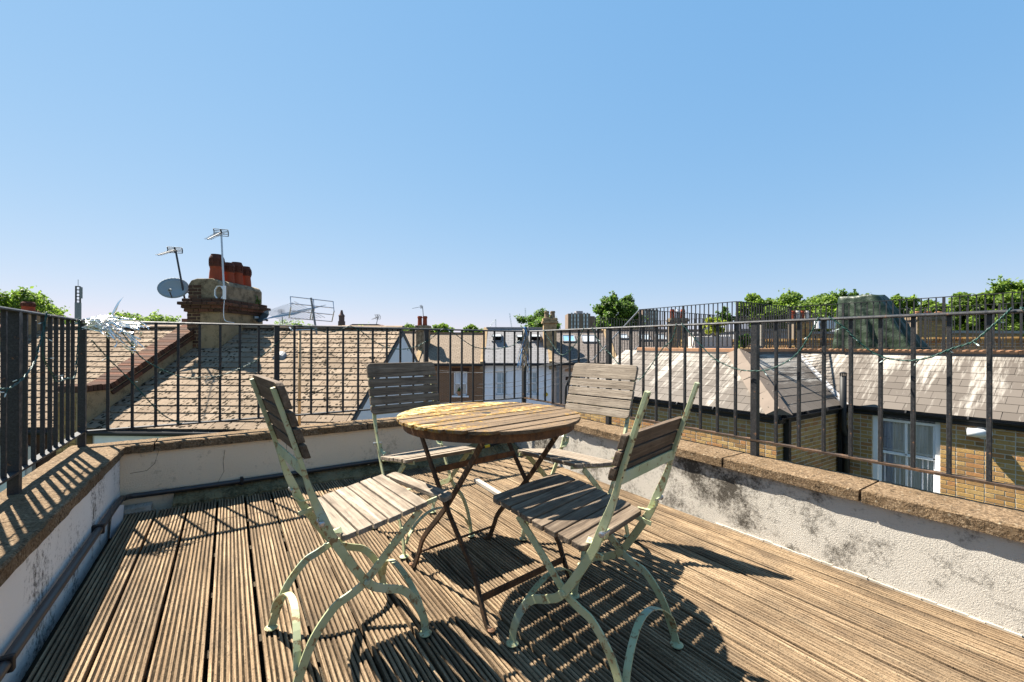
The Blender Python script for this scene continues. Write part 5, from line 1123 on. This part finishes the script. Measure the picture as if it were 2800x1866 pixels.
# ============================================================ terrace across the street
DR = 27.5
def px2u(px, d=DR): return (px-1400)/FPX*d
def row_house(label, px0, px1, yeave, yridge, wallm, roofm, windows=(), skylights=(), run=3.1, band=None):
    u0, u1 = px2u(px0), px2u(px1); t = thing('terraced_house', label, 'house', cf((u0+u1)/2, DR+3, GZ), group='terrace across the street')
    ze = at((px0+px1)/2, yeave, DR-.25).z; zr = at((px0+px1)/2, yridge, DR+run).z
    m = MB(); a = u0
    segs = []
    for (w0, w1, yt, yb) in sorted(windows):
        a0, a1 = px2u(w0), px2u(w1); zt_, zb_ = at(w0, yt, DR).z, at(w0, yb, DR).z
        segs += [(a, a0, GZ, ze), (a0, a1, zt_, ze), (a0, a1, GZ, zb_)]; a = a1
    segs.append((a, u1, GZ, ze))
    for s0, s1, z0, z1 in segs: m.box(s0, s1, DR, DR+.25, z0, z1, cf)
    def wuv(x, y, z): return (x*ct-y*st, z)
    wl_ = m.build('wall', D[wallm], t, uvf=wuv)
    m = MB(); m.box(u0, u1, DR+.25, DR+7, GZ, ze-.1, cf); m.build('core', D['dark'], t)
    sl = math.hypot(run, zr-ze); ev = DR-.25
    m = MB(); m.prism([(ev, ze), (DR+run, zr), (DR+run+3, zr-.1), (DR+run+3, zr-.25), (DR+run, zr-.18), (ev, ze-.12)], u0, u1, lambda q, z, p: cf(p, q, z))
    rf = m.build('roof', D[roofm], t, uvf=lambda x, y, z: (x*ct-y*st, math.hypot((x*st+y*ct)-ev, z-ze)))
    m = MB(); m.box(u0, u1, DR+run-.12, DR+run+.12, zr-.05, zr+.07, cf); m.build('ridge', D['ridge'] if roofm != 'fargrey' else D['lead'], rf)
    m = MB(); m.box(u0, u1, ev-.12, ev+.02, ze-.17, ze-.04, cf); m.build('gutter', D['black'], t)
    sth = math.atan2(zr-ze, run+.25)
    for (w0, w1, yt, yb) in windows:
        a0, a1 = px2u(w0), px2u(w1); zt_, zb_ = at(w0, yt, DR).z, at(w0, yb, DR).z; zm_ = zt_+(zb_-zt_)*.5; d0 = DR+.08
        m = MB(); fw = .09
        for x0, x1, z0, z1 in ((a0, a0+fw, zb_, zt_), (a1-fw, a1, zb_, zt_), (a0, a1, zt_-fw, zt_), (a0, a1, zb_, zb_+fw), (a0, a1, zm_-.04, zm_+.04), ((a0+a1)/2-.02, (a0+a1)/2+.02, zb_, zt_)): m.box(x0, x1, d0, d0+.08, z0, z1, cf)
        wo = m.build('window', D['white'], t)
        m = MB(); m.box(a0+.05, a1-.05, d0+.05, d0+.06, zb_, zt_, cf); m.build('pane', D['glass' if wallm != 'stucco' else 'glassw'], wo)
        m = MB(); m.box(a0-.1, a1+.1, DR-.1, DR+.1, zb_-.1, zb_, cf); m.build('sill', D['white'], wo)
        if wallm != 'stucco':
            m = MB(); n = 24
            for i in range(n+1): x = a0+.1+(a1-a0-.2)*i/n; m.v += [tuple(cf(x, d0+.035, zt_-.08)), tuple(cf(x, d0+.035, zt_-.75-.12*abs(math.sin(i*.8))))]
            m.f = [(2*i, 2*i+2, 2*i+3, 2*i+1) for i in range(n)]; m.m = [0]*n; m.build('lace_blind', D['curtain'], wo)
            m = MB(); m.box(a0-.12, a1+.12, DR-.02, DR+.02, zt_, zt_+.22, cf); m.build('lintel', D['redbrick'], wo)
    for (w0, w1, yt, yb, op, gm_) in skylights:
        a0, a1 = px2u(w0, DR+1.6), px2u(w1, DR+1.6)
        def qz(y):   # point on the slope for image row y
            best = None
            for k in range(200):
                q = ev+(run+.25)*k/199; z = ze+(zr-ze)*k/199; yy = HY-FPX*(z-CAMH)/q
                if best is None or abs(yy-y) < best[0]: best = (abs(yy-y), q, z)
            return best[1], best[2]
        q0, z0 = qz(yb); q1, z1 = qz(yt); dirv = Vector((q1-q0, z1-z0)); LL = dirv.length; dirv /= LL; nv = Vector((-dirv.y, dirv.x))
        T_ = lambda p, s_, h_: cf(p, q0+dirv.x*s_+nv.x*h_, z0+dirv.y*s_+nv.y*h_)
        m = MB(); b = .07
        for x0, x1, s0, s1 in ((a0, a0+b, 0, LL), (a1-b, a1, 0, LL), (a0, a1, 0, b), (a0, a1, LL-b, LL)): m.box(x0, x1, s0, s1, 0, .09, T_)
        so_ = m.build('skylight', D['lead'], rf)
        if op:
            an = R(24); T2 = lambda p, s_, h_: T_(p, LL*.75-(LL*.75-s_)*math.cos(an)+h_*math.sin(an)*.0, .10+(LL*.75-s_)*math.sin(an)+h_)
            m = MB(); m.box(a0, a1, 0, LL, 0, .05, T2); m.build('open_sash', D['darkmetal'], so_); m = MB(); m.box(a0+.08, a1-.08, .08, LL-.08, .051, .056, T2); m.build('pane', D[gm_], so_)
            m = MB(); m.box(a0+.07, a1-.07, .07, LL-.07, .0, .02, T_); m.build('opening', D['dark'], so_)
        else:
            m = MB(); m.box(a0+b, a1-b, b, LL-b, .05, .06, T_); m.build('pane', D[gm_], so_)
    return t, u0, u1, ze, zr, rf
def party(t, u, ze, zr, run=3.1, w_=.28, h_=.28):
    m = MB(); ev = DR-.3; m.prism([(ev, ze-.4), (ev, ze+.12), (ev+.35, ze+.12+.1), (DR+run, zr+h_), (DR+run+.5, zr+h_), (DR+run+.5, ze)], u-w_/2, u+w_/2, lambda q, z, p: cf(p, q, z)); m.build('party_wall', D['tanrender'], t)
def row_chimney(t, u, q0, q1, zb, zt_, pots, ph, w_=.75, mats=('pot', 'pottop'), body='cement', corb=True):
    m = MB(); m.box(u-w_/2, u+w_/2, q0, q1, zb, zt_-.35, cf); m.box(u-w_/2-.1, u+w_/2+.1, q0-.1, q1+.1, zt_-.35, zt_-.2, cf); m.box(u-w_/2-.05, u+w_/2+.05, q0-.05, q1+.05, zt_-.2, zt_, cf); co = m.build('chimney', D[body], t, bevel=.02)
    for du, dq in pots:
        c = cf(u+du, q0+dq, zt_); r_ = .15
        MB().lathe([(r_*1.05, 0), (r_*.95, ph*.2), (r_*.9, ph*.75), (r_*1.1, ph*.8), (r_*1.1, ph*.9), (r_*.95, ph*.93), (r_*.95, ph), (r_*.7, ph)], c, 12).build('chimney_pot', D[mats[0]], co)
h1 = row_house('far brick house with tan mossy roof and one sash window', 1122, 1322, 994, 912, 'farbrick', 'farmoss', [(1241, 1278, 1016, 1082)])
party(h1[0], px2u(1320), h1[3], h1[4]+.15)
row_chimney(h1[0], px2u(1153, 28.5), 28.6, 29.4, -.2, at(1150, 890, 28.6).z, [(-.2, .25), (.14, .25)], .62, .8, ('pot', 'pottop'), 'cement')
party(h1[0], px2u(1140), h1[3], h1[4])
h2 = row_house('far white stucco house with grey slates and three open skylights', 1322, 1508, 993, 898, 'stucco', 'fargrey', [(1356, 1388, 1016, 1080), (1441, 1471, 1016, 1080)], [(1344, 1372, 917, 936, 1, 'glassw'), (1412, 1438, 918, 937, 1, 'glassw'), (1451, 1480, 917, 936, 1, 'glassw')])
party(h2[0], px2u(1507), h2[3], h2[4]-.1)
row_chimney(h2[0], px2u(1504, 28.7), 28.6, 29.5, -.2, at(1504, 870, 28.7).z, [(-.2, .3), (.2, .3), (-.2, .7), (.2, .7)], .47, .85, ('cement', 'cement'), 'tanrender')
MB().lathe([(.13, 0), (.13, .03)], (0, 0, 0), 16, T=lambda a, b, q: cf(px2u(1493)+a, DR-.02-q, at(1493, 1079, DR).z+b)).build('wall_plaque', D['yellow'], h2[0])
h3 = row_house('far pinkish house with brown slates and blue glazed skylights', 1508, 1680, 992, 906, 'pink', 'fardark', [(1552, 1580, 1040, 1100)], [(1540, 1576, 918, 936, 0, 'glassb'), (1594, 1634, 918, 937, 0, 'glassw')])
party(h3[0], px2u(1683), h3[3], h3[4])
m = MB(); a0, a1 = px2u(1545), px2u(1585); zz = at(1560, 1012, DR).z; m.box(a0, a1+.4, DR-.03, DR, zz-.1, zz+.1, cf); m.build('brick_arch', D['terra'], h3[0])
h4 = row_house('far house with brown slates and skylights seen through the terrace railing', 1680, 1850, 992, 902, 'pink', 'fardark', [], [(1700, 1724, 915, 927, 0, 'glassw'), (1755, 1785, 914, 931, 0, 'glassw'), (1800, 1830, 914, 930, 0, 'glassw')])
h5 = row_house('farthest brown slated house of the row behind the planter', 1850, 2040, 992, 904, 'pink', 'fardark')
h0 = row_house('far tan roofed house glimpsed past the white gable', 930, 1122, 994, 908, 'farbrick', 'farmoss')
dp_ = thing('downpipe', 'grey drainpipe with hopper on the pink far wall', 'pipe', at(1526, 1200, DR-.1))
MB().tube([at(1526, 1300, DR-.1), at(1526, 1002, DR-.1)], .09, 8).build('pipe', D['lead'], dp_); q_ = at(1526, 1001, DR-.1); MB().lathe([(.1, -.2), (.22, 0), (.22, .05)], q_, 10).build('hopper', D['lead'], dp_)
fp = thing('flower_pot', 'small orange flower pot on the far brick house window sill', 'flower pot', at(1256, 1081, DR-.05)); q_ = at(1256, 1082, DR-.05); MB().lathe([(.09, 0), (.13, .2), (.14, .2), (.14, .26), (.1, .26)], q_, 12).build('pot', D['terra'], fp); m = MB(); leafcloud(m, q_+Zv*.35, (.15, .12, .14), 60, .08, np.random.default_rng(3), 5); m.build('foliage', D['leaf1'], fp)
# telephone wires
for i, (a, b) in enumerate((((1310, 1051, 24), (1620, 985, 14)), ((1305, 1060, 24), (1620, 1005, 14)), ((1300, 1082, 24), (1620, 1022, 14)), ((1200, 1013, 24), (1560, 990, 15)), ((1190, 1018, 24), (1620, 975, 15)))):
    p, q = at(*a), at(*b); P = [p+(q-p)*k/12-Zv*.25*math.sin(math.pi*k/12) for k in range(13)]; o = MB().tube(P, .009, 5).build('telephone_wire', D['darkmetal'])
    tag(o, ['telephone wire crossing the white far house, second from the top of three', 'telephone wire crossing the white far house, middle of the low group', 'lowest telephone wire slanting over the white far house', 'telephone wire over the brick house window head', 'upper telephone wire running to the stair rail'][i], 'wire', 'telephone wires over the street')
# aerials on far chimneys
aerial('thin bent aerial above the far white gable ridge', at(1029, 888, 27), at(1033, 868, 27), at(1034, 866, 27), .35, .3, at(1018, 874, 26.5), .02, 5, .3)
aerial('thin aerial on a mast over the red far pots', at(1158, 872, 28.6), at(1155, 838, 28.6), at(1153, 839, 28.6), .3, .2, at(1127, 844, 28.2), .022, 5, .25)
aerial('tiny aerial low beside the dark mesh dish', at(772, 885, 40), at(771, 858, 40), at(770, 852, 40), .5, .35, at(752, 851, 39), .035, 6, .4)

# ============================================================ far skyline
def tower(label, px0, px1, ytop, d, cols, floors, fh, cap=None, wing=None):
    u0, u1 = px2u(px0, d), px2u(px1, d); zt_ = at((px0+px1)/2, ytop, d).z; t = thing('tower_block', label, 'tower block', cf((u0+u1)/2, d, GZ))
    m = MB(); m.box(u0, u1, d, d+18, GZ, zt_, cf); m.build('body', D['conc'], t)
    if cap: a, b, yt = cap; m = MB(); m.box(px2u(a, d), px2u(b, d), d+3, d+14, zt_, at(a, yt, d).z, cf); m.build('plant_room', D['conc2'], t)
    wi = MB(); 
    for (a, b, style) in cols:
        a0, a1 = px2u(a, d), px2u(b, d)
        m = MB(); m.box(a0, a1, d-.5, d, GZ, zt_+.6, cf); m.build('bay', D['conc2' if style else 'conc'], t)
        for k in range(floors):
            z1 = zt_-.8-k*fh; m = MB(); m.box(a0+.3, a1-.3, d-.62, d-.5, z1-fh*.55, z1, cf); m.build('window', D['glassw'], t)
    return t
t = tower('brown tower block with pale glazed bays on the skyline', 1553, 1614, 858, 320, [(1561, 1565, 1), (1569, 1574, 1), (1578, 1583, 1), (1594, 1599, 1), (1603, 1608, 1)], 12, 3.0, (1577, 1595, 850))
u0, u1 = px2u(1614, 322), px2u(1626, 322); m = MB(); m.box(u0, u1, 322, 334, GZ, at(1620, 865, 322).z, cf); m.build('wing', D['conc'], t)
tower('grey tower block with rows of windows behind the stair handrail', 1758, 1800, 848, 300, [(1761, 1769, 1), (1771, 1779, 1), (1781, 1789, 1), (1791, 1798, 1)], 11, 3.1, (1764, 1792, 845))
def crane(label, pts, d):
    t = thing('tower_crane', label, 'crane', at(*pts[0], d), group='cranes on the skyline')
    for nm, (a, b) in zip(('mast', 'jib'), zip(pts[:-1], pts[1:])):
        p, q = at(*a, d), at(*b, d); m = MB(); r_ = .32*d/600
        dd_ = (q-p).normalized(); s1 = dd_.cross(vdir).normalized()*.55*d/600; s2 = vdir*.55*d/600
        for i, j in ((-1, -1), (1, -1), (1, 1), (-1, 1)): m.tube([p+s1*i+s2*j, q+s1*i+s2*j], r_*.5, 4)
        n = max(4, int((q-p).length/3))
        for k in range(n): m.tube([p+(q-p)*(k/n)+s1*(1 if k % 2 else -1), p+(q-p)*((k+1)/n)-s1*(1 if k % 2 else -1)], r_*.4, 4)
        m.build(nm, D['crane'], t)
crane('faint crane with a slanted jib left of the white house roof', [(1356, 915), (1355, 873), (1338, 895)], 600)
crane('faint leaning crane jib above the white house roof', [(1402, 915), (1393, 857)], 600)
crane('faint upright crane left of the twin pot chimney', [(1438, 915), (1436, 842)], 600)
# phone mast
pm = thing('phone_mast', 'slim lattice phone mast behind the silver streamers', 'mast', at(212, 960, 62)); b_ = at(213, 960, 62)
MB().tube([Vector((b_.x, b_.y, GZ)), at(213, 828, 62)], .36, 10).build('pole', D['lead'], pm)
m = MB(); z0, z1 = at(213, 830, 62).z, at(213, 784, 62).z
for i, j in ((-1, -1), (1, -1), (1, 1), (-1, 1)): m.tube([Vector((b_.x+i*.22, b_.y+j*.22, z0)), Vector((b_.x+i*.22, b_.y+j*.22, z1))], .06, 5)
for k in range(6):
    z = z0+(z1-z0)*k/5; m.box(b_.x-.26, b_.x+.26, b_.y-.26, b_.y+.26, z-.05, z+.05)
m.build('lattice', D['darkmetal'], pm)
for dx in (.45, -.42): q_ = cf(dx, 0, 0)-cf(0, 0, 0); m = MB(); m.box(b_.x+q_.x-.13, b_.x+q_.x+.13, b_.y+q_.y-.1, b_.y+q_.y+.1, z0+.7, z1-.1) if dx > 0 else m.tube([Vector((b_.x, b_.y, z1)), Vector((b_.x, b_.y, z1+1.0))], .03, 4); m.build('antenna', D['lead'], pm)
# spire
spc = at(934, 960, 240); spi = thing('church_spire', 'small dark church spire on the skyline', 'church', (spc.x, spc.y, GZ))
zt_ = at(934, 879, 240).z; MB().lathe([(1.9, GZ), (1.9, zt_)], (spc.x, spc.y, 0), 8).build('tower', D['spire'], spi)
za = at(934, 866, 240).z; MB().lathe([(1.5, zt_), (1.5, za), (1.7, za), (1.7, za+.5), (.9, za+1.6), (.5, za+3.5), (.12, at(934, 854, 240).z)], (spc.x, spc.y, 0), 8).build('spire', D['spire'], spi)
m = MB(); m.prism([(-11, GZ), (11, GZ), (11, zt_-3.0), (7, zt_-1.5), (-7, zt_-1.5), (-11, zt_-3.0)], 0, 10, lambda u, z, q: Vector((spc.x, spc.y, 0))+(cf(u+13, q, z)-cf(0, 0, 0))); m.build('nave', D['spire'], spi)
# rooftops seen left behind the mossy roofs
t, F, L, zt_ = flatroof('grey flat roofed extension with small chimney behind the mossy ridge', 405, 520, 884, 930, 17, 5, 'conc2')
m = MB(); m.box(L-.75, L-.25, 1, 1.5, zt_, zt_+.45, F); m.build('chimney', D['tanrender'], t); m = MB(); m.box(.7, 1.5, .8, 1.6, zt_, zt_+.22, F); m.build('tile_stack', D['redbrick'], t)
